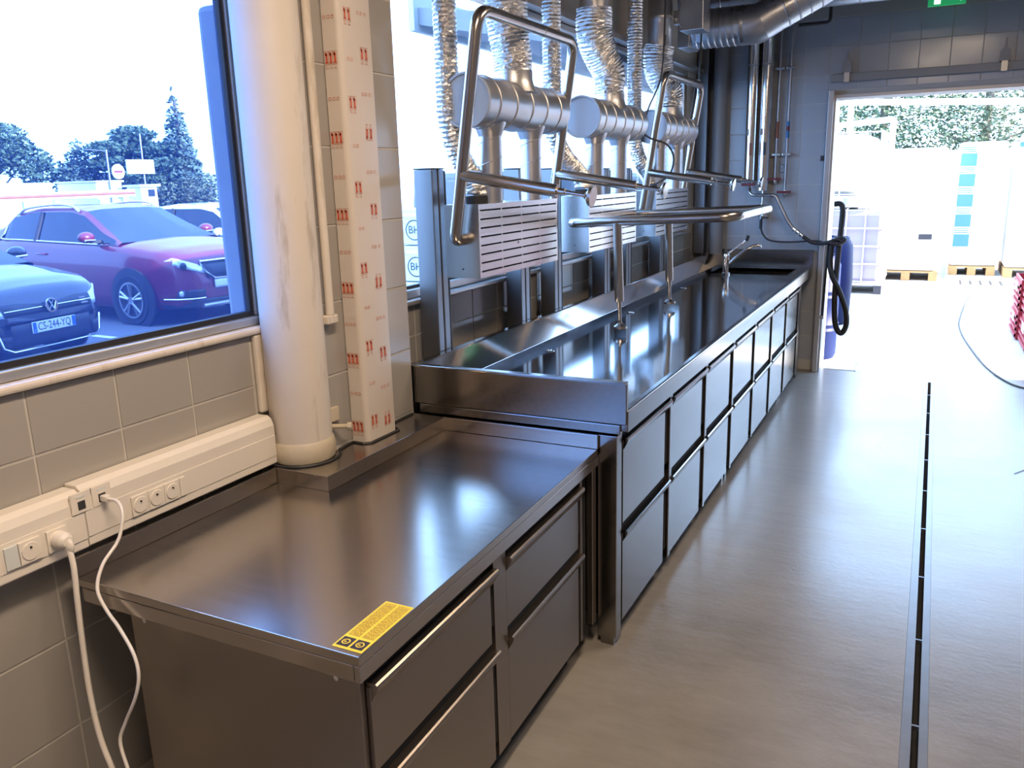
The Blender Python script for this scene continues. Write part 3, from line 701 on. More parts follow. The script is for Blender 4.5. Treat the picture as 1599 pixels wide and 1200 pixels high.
for y, l, q in zip(HOOD_Y, FT, (.045, -.12, -.02)):
    o = flex_mb([(-1.70, y + q, CZ - .01), (-1.70, y + q, 2.5), (-1.70, y + q, 2.1), (-1.70, y + q, 1.90), (-1.69, y + q * .6 + .06, 1.77), (-1.66, y + .14, 1.67), (-1.65, y + .15, 1.62), (-1.65, y + .15, HZ1 + .03)], .041, .017, .0055, 20, .002).build('foil_hose', M['foil'])
    tag(o, l, 'hose', 'narrow foil hoses into the hoods')
# rigid ducts up to the roof
for (x, y, z0), l in zip([(DXc - .05, HOOD_Y[1] + .33, 2.50), (DXc - .05, HOOD_Y[2] + .34, 2.45), (DXc, HOOD_Y[0] + .42, 2.78)],
                         ['rigid galvanised duct above the kinked foil duct', 'rigid galvanised duct above the farthest foil duct', 'rigid galvanised duct over the nearest foil duct']):
    q = thing('duct_riser', l, 'duct', (x, y, z0), 'rigid ducts through the roof')
    MB().lathe([(.076, z0 - .02), (.076, z0 + .16), (.080, z0 + .165), (.080, z0 + .185), (.076, z0 + .19), (.076, CZ - .002)], (x, y, 0), 'z', 28).build('pipe', M['galv'], q, smooth=True)
    a = MB(); a.box(x + .12, x + .27, y + .02, y + .20, z0 + .09, z0 + .30); a.build('damper_box', M['galv_duct'], q, bevel=.004)
    MB().box(x + .07, x + .12, y + .06, y + .12, z0 + .14, z0 + .22).build('damper_link', M['galv_duct'], q)

# ------------------------------------------------------------------ folding support frames
FRAME_L = .82; TR = .0230
def frame(y0, ang, label, foot_z):
    # hinge line along y through (HXx, HZz); arms point along (sin, cos) of ang from vertical
    px, pz = -1.632, 1.438
    ya, yb = y0 - .062, y0 + HL + .072
    fr = thing('folding_support_frame', label, 'frame', (px, y0, pz), 'tubular support frames hinged on the hoods')
    dx, dz = math.sin(ang), math.cos(ang); ex, ez = math.cos(ang), -math.sin(ang)
    A = lambda s_, y, q=0: (px + dx * s_ + ex * q, y, pz + dz * s_ + ez * q)
    pts = [(px, ya + .06, pz), (px, ya, pz), A(FRAME_L, ya), A(FRAME_L, yb), (px, yb, pz), (px, yb - .06, pz)]
    MB().tube(fillet(pts, .075, 8), TR, 16).build('tube_frame', M['tube'], fr, smooth=True)
    MB().lathe([(.0240, -.004), (.0240, .004)], A(FRAME_L, (ya + yb) / 2 + .1), 'y', 16).build('weld_ring', M['tube'], fr, smooth=True)
    for y in (ya, yb):
        s0 = .245
        l = MB().tube([A(s0, y, .005), A(s0, y, .395)], TR, 16).build('leg', M['tube'], fr, smooth=True)
        MB().tube([A(s0, y, .395), A(s0, y, .425), A(s0, y, .4252), A(s0, y, .515)], [.013, .013, .0085, .0085], 10).build('threaded_rod', M['tube'], l, smooth=True)
        MB().tube([A(s0, y, .500), A(s0, y, .506), A(s0, y, .520), A(s0, y, .532)], [.012, .013, .034, .036], 20).build('foot_disc', M['tube'], l, smooth=True)
    return fr
frame(HOOD_Y[0], math.radians(9.3), 'raised tubular support frame on the first hood, nearest the camera', None)
frame(HOOD_Y[1], math.radians(88.0), 'lowered tubular support frame standing with its legs on the worktop', None)
frame(HOOD_Y[2], math.radians(9.3), 'raised tubular support frame on the third hood, hung from black cables', None)
# black hanging cables
for pts, l in (([(-1.50, 5.08, CZ), (-1.505, 5.075, 2.6), (-1.512, 5.04, 2.24), (-1.575, 5.00, 2.05), (-1.60, 4.97, 1.93), (-1.56, 4.98, 1.88), (-1.47, 5.03, 1.84), (-1.43, 5.05, 1.76), (-1.46, 5.06, 1.66), (-1.56, 5.06, 1.60)], 'black cable looping down past the near corner of the third raised frame'),
               ([(-1.49, 5.86, CZ), (-1.49, 5.87, 2.60), (-1.505, 5.90, 2.29), (-1.53, 5.92, 2.25), (-1.56, 5.90, 2.0), (-1.59, 5.86, 1.65)], 'straight black cable to the far corner of the third raised frame')):
    t = thing('hanging_cable', l, 'cable', pts[0], 'black cables over the third frame')
    MB().tube(spline(pts, 10), .0055, 8).build('cord', M['rubber'], t, smooth=True)
    if 'straight' in l:
        MB().cyl((-1.49, 5.87, 2.38), (-1.491, 5.872, 2.48), .009, 8).build('sleeve', M['rubber'], t)
        MB().box(-1.522, -1.496, 5.888, 5.912, 2.255, 2.285).build('clip', M['brass'], t)
    else:
        MB().tube([(-1.505, 5.075, 2.46), (-1.506, 5.07, 2.40)], .008, 8).build('sleeve', M['rubber'], t)

# ------------------------------------------------------------------ big ducts under the ceiling
dm = thing('ceiling_duct', 'large galvanised spiral duct crossing under the ceiling near the door', 'duct', (-1.0, 6.3, 2.9))
def ribbed(a, b, r, pitch, n=36, amp=.004):
    a, b = Vector(a), Vector(b); L_ = (b - a).length; P, R_ = [], []
    k = 0; s_ = 0.0
    while s_ < L_ - pitch * .5:
        for ds, rr in ((0, r), (pitch - .012, r), (pitch - .008, r + amp), (pitch - .004, r + amp)):
            P.append(a.lerp(b, min(1, (s_ + ds) / L_))); R_.append(rr)
        s_ += pitch
    P.append(b); R_.append(r); return MB().tube(P, R_, n)
ribbed((-1.75, 6.35, 2.90), (1.3, 6.35, 2.90), .165, .30).build('spiral_pipe', M['galv_duct'], dm, smooth=True)
br = thing('branch_duct', 'galvanised branch duct with elbow rising into the large ceiling duct', 'duct', (-1.3, 6.1, 2.6))
ribbed((-1.59, 6.05, 2.625), (-1.235, 6.05, 2.625), .125, .042).build('spiral_pipe', M['galv_duct'], br, smooth=True)
MB().tube([(-1.235, 6.05, 2.625), (-1.16, 6.05, 2.625), (-1.12, 6.05, 2.640)], [.127, .127, .124], 36).build('coupling', M['galv_duct'], br, smooth=True)
MB().tube([(-1.15, 6.05, 2.628), (-1.06, 6.07, 2.68)], .122, 36).build('elbow', M['galv_duct'], br, smooth=True)
ribbed((-1.07, 6.07, 2.675), (-.55, 6.20, 2.95), .120, .075).build('riser', M['galv_duct'], br, smooth=True)
b = MB(); b.box(-1.665, -1.585, 5.92, 6.18, 2.50, 2.74); b.build('end_box', M['galv'], br, bevel=.005)
hg = tag(MB().tube(fillet([(-.80, 6.9, CZ), (-.80, 6.9, 2.72), (-1.02, 6.9, 2.72)], .03), .012, 8).build('duct_hanger', M['rubber']), 'dark bent hanger bar beside the rising branch duct', 'hanger')

# ------------------------------------------------------------------ back wall pipes
bp_ = thing('drain_pipe', 'grey plastic downpipe in the far corner by the window', 'pipe', (-1.66, 7.25, .99))
MB().lathe([(.058, .988), (.058, CZ - .001)], (-1.672, 7.275, 0), 'z', 24).build('pipe', M['grey_pipe'], bp_, smooth=True)
MB().lathe([(.064, .987), (.064, 1.0)], (-1.672, 7.275, 0), 'z', 24).build('base_ring', M['grey_pipe'], bp_, smooth=True)
tag(MB().box(-1.86, -1.765, 7.22, 7.342, .99, CZ - .001).build('corner_channel', M['alu'], bevel=.004), 'metal channel in the corner left of the grey downpipe', 'channel')
lp = []
for x, z0, l in ((-1.412, 1.600, 'polished steel lagged pipe left of its twin on the end wall'), (-1.30, 1.515, 'polished steel lagged pipe right of its twin on the end wall')):
    t = thing('lagged_pipe', l, 'pipe', (x, 7.27, z0), 'polished lagged pipes on the end wall')
    MB().lathe([(.02, z0), (.046, z0), (.046, CZ - .001)], (x, 7.285, 0), 'z', 28).build('lagging', M['shiny'], t, smooth=True)
    MB().lathe([(.0475, 2.50), (.0475, 2.515)], (x, 7.285, 0), 'z', 28).build('band', M['galv'], t, smooth=True)
    MB().box(x + .0, x + .022, 7.232, 7.243, 1.80, 1.90).build('marker', M['copper'] if x < -1.3 else M['hose'], t)
    MB().box(x - .028, x + .0, 7.240, 7.251, 1.96, 2.01).build('marker', M['grey_pipe'], t)
for x, z0, l, mk in ((-1.205, 1.62, 'thin water pipe with a rust-coloured band beside the lagged pipes', 'copper'), (-1.122, 1.515, 'thin water pipe with blue bands, nearest the door', 'blue_band')):
    t = thing('water_pipe', l, 'pipe', (x, 7.3, z0), 'thin water pipes on the end wall')
    MB().tube([(x, 7.305, z0), (x, 7.305, CZ - .001)], .0105, 12).build('pipe', M['pipe_dull'], t, smooth=True)
    MB().tube([(x, 7.305, 1.93), (x, 7.305, 2.06)], .0122, 12).build('colour_band', M[mk], t, smooth=True)
    if mk == 'blue_band': MB().tube([(x, 7.305, 1.985), (x, 7.305, 2.02)], .0128, 12).build('red_band', M['red_handle'], t, smooth=True)
    for zz in (1.80, 2.47):
        MB().box(x - .035, x + .035, 7.290, 7.343, zz - .010, zz + .010).build('pipe_clip', M['brass'], t, bevel=.003)
    v = MB().tube([(x, 7.305, z0 - .055), (x, 7.305, z0 - .045), (x, 7.305, z0 - .015), (x, 7.305, z0)], [.010, .015, .016, .012], 12).build('valve', M['brass'], t, smooth=True)
    MB().box(x - .062, x + .05, 7.272, 7.290, z0 - .025, z0 - .006).build('valve_handle', M['red_handle'], v, bevel=.004)
# swivel valve under left lagged pipe and hoses
wv = thing('wash_hose', 'grey wash-down hose slung from the lagged pipes to the door jamb', 'hose', (-1.35, 7.22, 1.5))
MB().tube(fillet([(-1.395, 7.285, 1.605), (-1.395, 7.27, 1.56), (-1.395, 7.24, 1.50), (-1.37, 7.235, 1.478), (-1.215, 7.235, 1.478)], .03), .013, 12).build('elbow_pipe', M['brass'], wv, smooth=True)
MB().box(-1.46, -1.35, 7.20, 7.222, 1.555, 1.578).build('valve_handle', M['red_handle'], wv, bevel=.004)
MB().tube(spline([(-1.22, 7.235, 1.478), (-1.18, 7.235, 1.465), (-1.14, 7.235, 1.39), (-1.08, 7.235, 1.275), (-1.03, 7.235, 1.205)], 8), .015, 12).build('upper_hose', M['galv'], wv, smooth=True)
cp = MB()
for k in range(3):
    a = Vector((-1.03 + .028 * k, 7.235, 1.205 - .022 * k)); cp.tube([a, a + Vector((.018, 0, -.015))], .019, 10)
cp.build('coupling', M['brass'], wv, smooth=True)
MB().tube(spline([(-.95, 7.235, 1.14), (-.88, 7.235, 1.095), (-.81, 7.23, 1.085), (-.74, 7.17, 1.10), (-.65, 7.17, 1.135), (-.62, 7.16, 1.12), (-.66, 7.15, 1.09), (-.73, 7.15, 1.095)], 8), .016, 12).build('lower_hose', M['hose'], wv, smooth=True)
mv = thing('mixing_valve', 'chrome mixing valve with a thin hose under the right lagged pipe', 'valve', (-1.26, 7.25, 1.3))
m_ = MB(); m_.tube([(-1.295, 7.285, 1.52), (-1.295, 7.285, 1.40)], .012, 10); m_.tube([(-1.295, 7.285, 1.405), (-1.295, 7.285, 1.28)], .024, 14); m_.tube([(-1.295, 7.285, 1.30), (-1.262, 7.22, 1.30)], .020, 12)
m_.build('body', M['brass'], mv, smooth=True)
MB().box(-1.295, -1.225, 7.205, 7.222, 1.285, 1.305).build('lever', M['brass'], mv, bevel=.004)
MB().tube([(-1.30, 7.285, 1.285), (-1.30, 7.285, 1.20)], .012, 10).build('tail', M['hose'], mv, smooth=True)
MB().tube(spline([(-1.30, 7.285, 1.21), (-1.275, 7.28, 1.15), (-1.22, 7.27, 1.105), (-1.10, 7.26, 1.092), (-.96, 7.25, 1.098), (-.86, 7.245, 1.105), (-.80, 7.225, 1.10), (-.70, 7.16, 1.075), (-.63, 7.15, 1.10), (-.68, 7.14, 1.125), (-.73, 7.14, 1.115)], 8), .0075, 10).build('thin_hose', M['hose'], mv, smooth=True)
sw = thing('wall_switch', 'small round grey switch between the two thin water pipes', 'switch', (-1.15, 7.34, 1.69))
MB().box(-1.172, -1.128, 7.325, 7.343, 1.655, 1.725).build('housing', M['grey_pipe'], sw, bevel=.008)
MB().box(-1.162, -1.138, 7.318, 7.326, 1.692, 1.716).build('rocker', M['alu'], sw, bevel=.003)
vh = thing('vacuum_hose', 'thick black hose hanging in a long loop on the door jamb', 'hose', (-.70, 7.2, 1.0))
MB().tube(spline([(-.716, 7.20, 1.09), (-.722, 7.19, .95), (-.70, 7.17, .84), (-.63, 7.16, .70), (-.575, 7.16, .55), (-.565, 7.16, .43), (-.60, 7.16, .365), (-.645, 7.16, .43), (-.665, 7.17, .60), (-.668, 7.185, .80), (-.664, 7.20, 1.02), (-.655, 7.21, 1.25), (-.655, 7.21, 1.36), (-.675, 7.215, 1.40), (-.72, 7.22, 1.40)], 8), .022, 14).build('hose', M['rubber'], vh, smooth=True)
MB().tube(spline([(-.745, 7.205, 1.10), (-.752, 7.205, .8), (-.757, 7.205, .5)], 6), .010, 8).build('cord', M['rubber'], vh, smooth=True)
MB().box(-.775, -.745, 7.19, 7.22, .47, .50).build('hook', M['brass'], vh)

ex = thing('exit_sign', 'green illuminated exit sign at the top of the picture above the door', 'sign', (-.045, 7.1, 2.77))
MB().box(-.165, .075, 7.00, 7.04, 2.772, 2.90).build('housing', M['exit'], ex, bevel=.004)
m_ = MB(); m_.box(-.125, -.085, 6.9975, 6.9995, 2.782, 2.83); m_.box(-.135, -.065, 6.9975, 6.9995, 2.84, 2.885)
m_.prism([(.0, 2.80), (.04, 2.80), (.04, 2.79), (.062, 2.81), (.04, 2.83), (.04, 2.82), (.0, 2.82)], 'y', 6.9975, 6.9995)
m_.build('pictogram', M['exit_white'], ex)
MB().cyl((-.045, 7.04, 2.85), (-.045, 7.337, 2.85), .012, 8).build('bracket', M['grey_pipe'], ex)

# ------------------------------------------------------------------ floor drain and loose things
dr = thing('slot_drain', 'steel slot drain set into the concrete floor', 'drain', (.08, 4, 0))
for a, b in ((SX0, .0712), (.0913, SX1)):
    MB().box(a, b, -1.0, SLY, -.006, .0025).build('side_rail', M['drain_steel'], dr, bevel=.001)
MB().box(.0712, .0913, -1.0, SLY, -.10, -.085).build('channel_bed', M['dark'], dr)
for a in (.0700, .0912): MB().box(a, a + .0013, -1.0, SLY, -.085, -.006).build('channel_side', M['dark'], dr)
for k in range(-3, 9):
    MB().box(.0705, .092, 2.507 + .532 * k - .004, 2.507 + .532 * k + .004, -.012, .003).build('cross_bar', M['alu'], dr)
tag(MB().tube([(.52, 5.10, .003), (.66, 5.32, .003), (.72, 5.50, .003)], .0018, 6).build('floor_wire', M['hose']), 'thin stray wire lying on the floor right of the slot drain', 'wire')
fc = tag(MB().tube(spline([(.95, 7.05, .007), (.73, 7.22, .007), (.62, 7.42, .007), (.507, 7.9, .007), (.412, 8.73, .007), (.35, 9.6, .007), (.354, 10.4, .007), (.47, 12.0, .007), (.6, 12.8, .007)], 8), .0075, 8).build('floor_cable', M['rubber'], smooth=True), 'black cable snaking across the floor through the open door', 'cable')
hatch = thing('floor_hatch', 'steel-edged hatch in the floor just inside the door threshold', 'hatch', (-.6, 7.55, 0))
MB().box(-.70, -.50, 7.42, 7.60, .0, .003).build('plate', M['yard'], hatch); MB().box(-.498, -.485, 7.40, 7.75, .0, .005).build('edge_strip', M['alu'], hatch)

# ------------------------------------------------------------------ outside: grounds
GZ = -.09
def gl(y): return GZ
g_ = MB(); ys = [-30, -6, 12, 60]
for a, b_ in zip(ys, ys[1:]): g_.quad((-70, a, gl(a)), (-1.94, a, gl(a)), (-1.94, b_, gl(b_)), (-70, b_, gl(b_)))
structure('ground_lot', g_, M['tarmac'])
FZ = gl(20)
structure('ground_yard', MB().box(-1.93, 30, BY + .285, 60, -.14, -.001), M['yard'])
for i, (x0, y0) in enumerate(((-8.0, 6.65), (-7.6, 9.52))):
    d = Vector((-.999, .044, 0)); n_ = Vector((.044, .999, 0)) * .05; a = Vector((x0, y0, gl(y0) + .004)); b_ = a + d * 4.6; b_.z = gl(b_.y) + .004
    tag(MB().quad(a - n_, b_ - n_, b_ + n_, a + n_).build('bay_line', M['road_paint']), ('white bay line between the dark car and the red car', 'white bay line between the red car and the white car')[i], 'line')

# ------------------------------------------------------------------ cars
def lerp_tab(t, x):
    if x <= t[0][0]: return t[0][1]
    for (a, p), (b, q) in zip(t, t[1:]):
        if x <= b:
            k = (x - a) / (b - a); k = k * k * (3 - 2 * k) * .5 + k * .5
            return p + (q - p) * k
    return t[-1][1]
def car(name, label, origin, rz, paint, L_, Wd, H, belt_f, belt_r, hood_f, wb, foh, suv):
    c = local_thing(name, label, 'car', (origin[0], origin[1], gl(origin[1])), rz)
    F = L_ / 2; hw = Wd / 2
    xfa = F - foh; xra = xfa - wb; xc = F - foh - .22; xw = xc - .88; xe = -F + .62 if suv else -F + .5
    ztop = [(-F, belt_r - .10), (-F + .2, belt_r), (xc - .2, belt_f), (xc + .1, belt_f - .02), (F - .35, hood_f), (F - .12, hood_f - .08), (F - .03, hood_f - .20), (F, hood_f - .30)]
    zcen = [(-F, belt_r - .08), (xc - .2, belt_f + .02), (xc + .1, belt_f + .05), (F - .4, hood_f + .05), (F - .14, hood_f - .03), (F - .03, hood_f - .18), (F, hood_f - .29)]
    wid = [(-F, hw * .82), (-F + .25, hw * .95), (-F + .8, hw), (F - .9, hw), (F - .45, hw * .95), (F - .2, hw * .86), (F - .05, hw * .72), (F, hw * .60)]
    zbot = [(-F, .36), (-F + .4, .22), (F - .4, .20), (F, .30)]
    xs = [-F + (2 * F) * k / 44 for k in range(45)] + [F - .15, F - .06, F - .02]; xs = sorted(xs)
    rings = []
    for x in xs:
        w_, zt, zc_, zb = lerp_tab(wid, x), lerp_tab(ztop, x), lerp_tab(zcen, x), lerp_tab(zbot, x)
        half = [(w_ * .90, zb), (w_ * .975, zb + .07), (w_, zb + .22), (w_ * .995, zb + (zt - zb) * .62), (w_ * .985, zt - .10), (w_ * .955, zt - .03), (w_ * .90, zt), (w_ * .6, zt * .35 + zc_ * .65), (0, zc_)]
        rings.append([(x, -y, z) for y, z in half] + [(x, y, z) for y, z in half[-2::-1]])
    m = MB(); n = len(rings[0]); vs_ = [p for r in rings for p in r]
    fs_ = [(i * n + j, i * n + j + 1, (i + 1) * n + j + 1, (i + 1) * n + j) for i in range(len(rings) - 1) for j in range(n - 1)]
    fs_ += [tuple(range(n)), tuple(range((len(rings) - 1) * n, len(rings) * n))[::-1], ]
    fs_ += [(i * n, (i + 1) * n, (i + 1) * n + n - 1, i * n + n - 1) for i in range(len(rings) - 1)]
    m.add(vs_, fs_); m.build('body_shell', paint, c, smooth=True)
    # greenhouse
    xr0 = -F + .12
    roof = [(xr0, belt_r + .02), (xr0 + .30, H - .22), (xe, H - .07), (xe + .6, H), (xw - .3, H), (xw, H - .05), (xc, belt_f + .03)]
    rw = [(xr0, hw * .80), (xe, hw * .70), (xw, hw * .70), (xc, hw * .86)]
    gx = sorted(set([round(xr0 + (xc - xr0) * k / 30, 4) for k in range(31)] + [xw, xe, xr0 + .3]))
    R_ = []
    for x in gx:
        zr = lerp_tab(roof, x) if x < xw else (H - .05) + (belt_f + .03 - (H - .05)) * (x - xw) / (xc - xw)
        zbt = min(lerp_tab(ztop, x) - .01, zr - .02); wr_ = lerp_tab(rw, x); we = hw * .93
        hgt = zr - zbt; e = max(.03, min(.085, hgt * .35))
        t1 = 1 - e / max(hgt, .05)
        wl_ = we + (wr_ - we) * max(0, t1 if hgt > .06 else 0)
        half = [(we, zbt), (wl_, zr - e), (wr_ - .02 * (hgt > .1), zr - e * .35), (wr_ * .6, zr - .008), (0, zr)]
        R_.append([(x, -y, z) for y, z in half] + [(x, y, z) for y, z in half[-2::-1]])
    paint_m, glass_side, glass_front, glass_back = MB(), MB(), MB(), MB()
    bpx = xw - .95
    for i in range(len(gx) - 1):
        xa, xb_ = gx[i], gx[i + 1]; xm = (xa + xb_) / 2
        for j in range(8):
            q = (R_[i][j], R_[i][j + 1], R_[i + 1][j + 1], R_[i + 1][j])
            side = j in (0, 7); edge = j in (1, 6)
            if side: g_ = paint_m if (xm < xr0 + .42 or xm > xc - .12) else glass_side
            elif edge: g_ = paint_m
            else: g_ = glass_front if xm > xw + .03 else (glass_back if xm < xe - .1 else paint_m)
            g_.quad(*q)
    paint_m.build('roof', paint, c, smooth=True); glass_side.build('side_window', M['car_glass'], c, smooth=True); glass_front.build('windscreen', M['car_glass'], c, smooth=True); glass_back.build('rear_window', M['car_glass'], c, smooth=True)
    def side_pt(x, t):
        i = min(range(len(gx)), key=lambda k: abs(gx[k] - x)); a, b_ = Vector(R_[i][0]), Vector(R_[i][1]); return a.lerp(b_, t)
    for sgn in (1, -1):
        fl_ = lambda p: (p[0], p[1] * sgn, p[2])
        bp2 = MB(); pts = [side_pt(bpx, t) + Vector((0, -.006, 0)) for t in (0, .5, 1)]
        bp2.tube([fl_(p) for p in pts], .035, 6).build('door_pillar', M['car_black'], c)
        tl = [side_pt(x, 0) + Vector((0, -.012, .006)) for x in (xr0 + .44, xr0 + .8, bpx, xc - .5, xc - .16)]
        tl = [side_pt(xr0 + .40, .75) + Vector((0, -.012, 0)), side_pt(xr0 + .36, .30) + Vector((0, -.012, 0))] + tl
        MB().tube([fl_(p) for p in spline(tl, 4)], .013, 6).build('window_trim', M['chrome'], c, smooth=True)
        if suv:
            rl = [side_pt(x, 1) + Vector((0, .03, dz)) for x, dz in ((xw - .10, .03), (xw - .35, .085), (xe + .9, .10), (xe + .3, .09), (xe + .05, .04))]
            MB().tube([fl_(p) for p in spline(rl, 5)], .020, 8).build('roof_rail', M['chrome'], c, smooth=True)
        mx_, mz = xc - .42, belt_f + .10
        mm = MB(); mm.ell((mx_, -sgn * (hw + .10), mz), .085, .115, .075, 14, 10); mo = mm.build('door_mirror', paint, c, smooth=True)
        MB().box(mx_ - .02, mx_ + .04, min(-sgn * hw * .9, -sgn * (hw + .05)), max(-sgn * hw * .9, -sgn * (hw + .05)), mz - .08, mz - .04).build('mirror_arm', M['car_black'], mo)
        MB().tube([(mx_ + .07, -sgn * (hw + .02), mz - .04), (mx_ + .078, -sgn * (hw + .17), mz - .035)], .014, 6).build('indicator_strip', M['chrome'], mo)
        for x in (bpx + .10, bpx - .92):
            MB().tube([(x, -sgn * (hw + .004), belt_f - .14), (x + .03, -sgn * (hw + .022), belt_f - .14), (x + .17, -sgn * (hw + .022), belt_f - .145), (x + .20, -sgn * (hw + .004), belt_f - .145)], .014, 6).build('door_handle', paint, c, smooth=True)
        for x in (xfa, xra):
            rt, rr = (.335, .235) if suv else (.318, .215)
            wy = -sgn * (hw - .085)
            ar = MB(); ar.lathe([(rt + .045, -.02), (rt + .085, -.02), (rt + .085, .016), (rt + .045, .016)], (x, -sgn * hw * .985, rt), 'y', 40, True)
            ar.v = [p for p in ar.v]; ar = ar.build('wheel_arch', M['car_black'] if suv else paint, c, smooth=True)
            MB().lathe([(0, -.01), (rt + .05, -.01), (rt + .05, .01), (0, .01)], (x, -sgn * (hw - .0), rt), 'y', 36).build('arch_liner', M['car_black'], c)
            ty = MB(); o_ = -sgn
            ty.lathe([(rr, -.09), (rt - .02, -.10), (rt, -.07), (rt, .07), (rt - .02, .10), (rr, .09)], (x, -sgn * (hw - .075), rt), 'y', 36, True)
            tb = ty.build('wheel', M['tyre'], c, smooth=True)
            yo = -sgn * (hw + .012)
            rm = MB(); rm.lathe([(rr - .018, -.02), (rr + .004, -.02), (rr + .004, .02), (rr - .018, .02)], (x, yo, rt), 'y', 36, True)
            for k in range(5):
                a = 2 * PI * k / 5 + .3
                for da in (-.16, .16):
                    p0 = (x + .045 * math.cos(a), yo + o_ * .012, rt + .045 * math.sin(a)); p1 = (x + (rr - .01) * math.cos(a + da), yo + o_ * .004, rt + (rr - .01) * math.sin(a + da))
                    rm.tube([p0, p1], [.020, .024], 6)
            rm.lathe([(0, -.02), (.055, -.02), (.055, .02), (0, .02)], (x, yo, rt), 'y', 16)
            rm.build('rim', M['alloy'], tb)
    # plates, grille, lamps at the front: pts on the nose follow the plan curve
    def nose(y, z, off=.012):
        ay = abs(y); lo, hi = F - 1.2, F
        for _ in range(30):
            mid = (lo + hi) / 2
            ok = lerp_tab(wid, mid) * .975 >= ay and lerp_tab(ztop, mid) - .02 >= z
            lo, hi = (mid, hi) if ok else (lo, mid)
        return (lo + off, y, z)
    def patch(pts2, name_, m_, off=.012, thick=.0, parent=None, nn=6):
        # quad patch from four (y,z) corners, subdivided so that it hugs the nose
        a, b_, c_, d_ = [Vector(p) for p in pts2]; g_ = MB(); idx = []
        for i in range(nn + 1):
            for j in range(4):
                p = (a.lerp(b_, i / nn)).lerp(d_.lerp(c_, i / nn), j / 3); g_.v.append(nose(p[0], p[1], off))
        for i in range(nn):
            for j in range(3): g_.f.append((i * 4 + j, (i + 1) * 4 + j, (i + 1) * 4 + j + 1, i * 4 + j + 1))
        o_ = g_.build(name_, m_, parent or c, smooth=True)
        md = o_.modifiers.new('s', 'SOLIDIFY'); md.thickness = .02; md.offset = -1
        return o_
    return c, nose, patch, F, hw
RZ = math.radians(-2.5)
# red SUV
sc_, nose, patch, F, hw = car('red_suv', 'red crossover car with silver roof rails parked outside the first window', (-10.553, 8.393, 0), RZ, M['car_red'], 4.18, 1.78, 1.555, 1.05, 1.11, .96, 2.54, .84, True)
for s in (1, -1):
    hl = patch([(s * .82, .80), (s * .40, .66), (s * .34, .74), (s * .74, .885)], 'headlamp', M['lamp'], .02)
    x_, y_, z_ = nose(s * .66, .775, .03)
    MB().ell((x_, y_, z_), .03, .05, .05, 14, 10).build('projector_lens', M['car_glass'], hl, smooth=True)
    patch([(s * .80, .36), (s * .42, .36), (s * .42, .46), (s * .78, .47)], 'fog_recess', M['car_black'], .015)
    x_, y_, z_ = nose(s * .70, .42, .03); MB().ell((x_, y_, z_), .02, .04, .04, 10, 8).build('fog_lamp', M['lamp'], sc_, smooth=True)
    MB().tube([nose(s * (.80 - .06 * k), .35, .025) for k in range(7)], .010, 6).build('bumper_strip', M['chrome'], sc_, smooth=True)
patch([(-.36, .60), (.36, .60), (.40, .80), (-.40, .80)], 'grille', M['car_black'], .03)
MB().tube([nose(-.42 + .07 * k, .815, .035) for k in range(13)], .018, 6).build('grille_bar', M['chrome'], sc_, smooth=True)
MB().tube([nose(y, z, .035) for y, z in [(-.42, .80), (-.38, .68), (-.26, .595), (0, .585), (.26, .595), (.38, .68), (.42, .80)]], .014, 6).build('grille_surround', M['chrome'], sc_, smooth=True)
patch([(-.26, .46), (.26, .46), (.26, .57), (-.26, .57)], 'number_plate', M['plate'], .035)
patch([(-.80, .22), (.80, .22), (.82, .33), (-.82, .33)], 'lower_bumper', M['car_black'], .02)
MB().tube([nose(-.5 + .1 * k, .25, .035) for k in range(11)], .03, 8).build('skid_plate', M['alloy'], sc_, smooth=True)
# dark hatchback
vc, nose, patch, F, hw = car('dark_hatchback', 'dark hatchback car, its nose facing the first window in front of the red one', (-9.953, 5.055, 0), math.radians(7.5), M['car_blue'], 4.12, 1.78, 1.47, .97, 1.03, .87, 2.55, .86, False)
for s in (1, -1):
    hl = patch([(s * .80, .60), (s * .50, .58), (s * .54, .70), (s * .76, .78)], 'headlamp', M['lamp'], .015)
    patch([(s * .80, .28), (s * .50, .27), (s * .48, .40), (s * .79, .42)], 'fog_recess', M['car_black'], .012)
gr = patch([(-.52, .585), (.52, .585), (.54, .70), (-.54, .70)], 'grille', M['car_black'], .02)
MB().tube([nose(-.52 + .08 * k, .640, .026) for k in range(14)], .006, 6).build('grille_bar', M['chrome'], gr)
for y_ in (.42,):
    for zz in (.615, .665): MB().box(nose(y_, zz)[0] + .012, nose(y_, zz)[0] + .022, y_ - .04, y_ + .04, zz - .010, zz + .006).build('grille_badge', M['chrome'], gr)
patch([(-.55, .27), (.55, .27), (.58, .50), (-.58, .50)], 'air_intake', M['car_black'], .012)
MB().tube([nose(y, z, .03) for y, z in [(-.62, .47), (-.58, .30), (-.50, .255), (0, .25), (.50, .255), (.58, .30), (.62, .47)]], .010, 6).build('bumper_strip', M['chrome'], vc, smooth=True)
px_ = nose(0, .645)[0] + .035
em = MB(); em.lathe([(.059, -.006), (.071, -.006), (.071, .010), (.059, .010)], (px_, 0, .645), 'x', 32, True); em.lathe([(0, -.012), (.061, -.012), (.061, -.004), (0, -.004)], (px_, 0, .645), 'x', 28)
em = em.build('emblem', M['ink'], vc, smooth=True)
e2 = MB(); e2.lathe([(.059, .002), (.072, .002), (.072, .012), (.059, .012)], (px_, 0, .645), 'x', 32, True)
def stroke(a, b_):
    e2.tube([(px_ + .006, a[0], .645 + a[1]), (px_ + .006, b_[0], .645 + b_[1])], .0075, 6)
for s in (1, -1):
    stroke((s * .029, .057), (0, .006)); stroke((s * .057, .026), (s * .031, -.050)); stroke((s * .031, -.050), (0, .000))
e2.build('emblem_letters', M['chrome'], em, smooth=True)
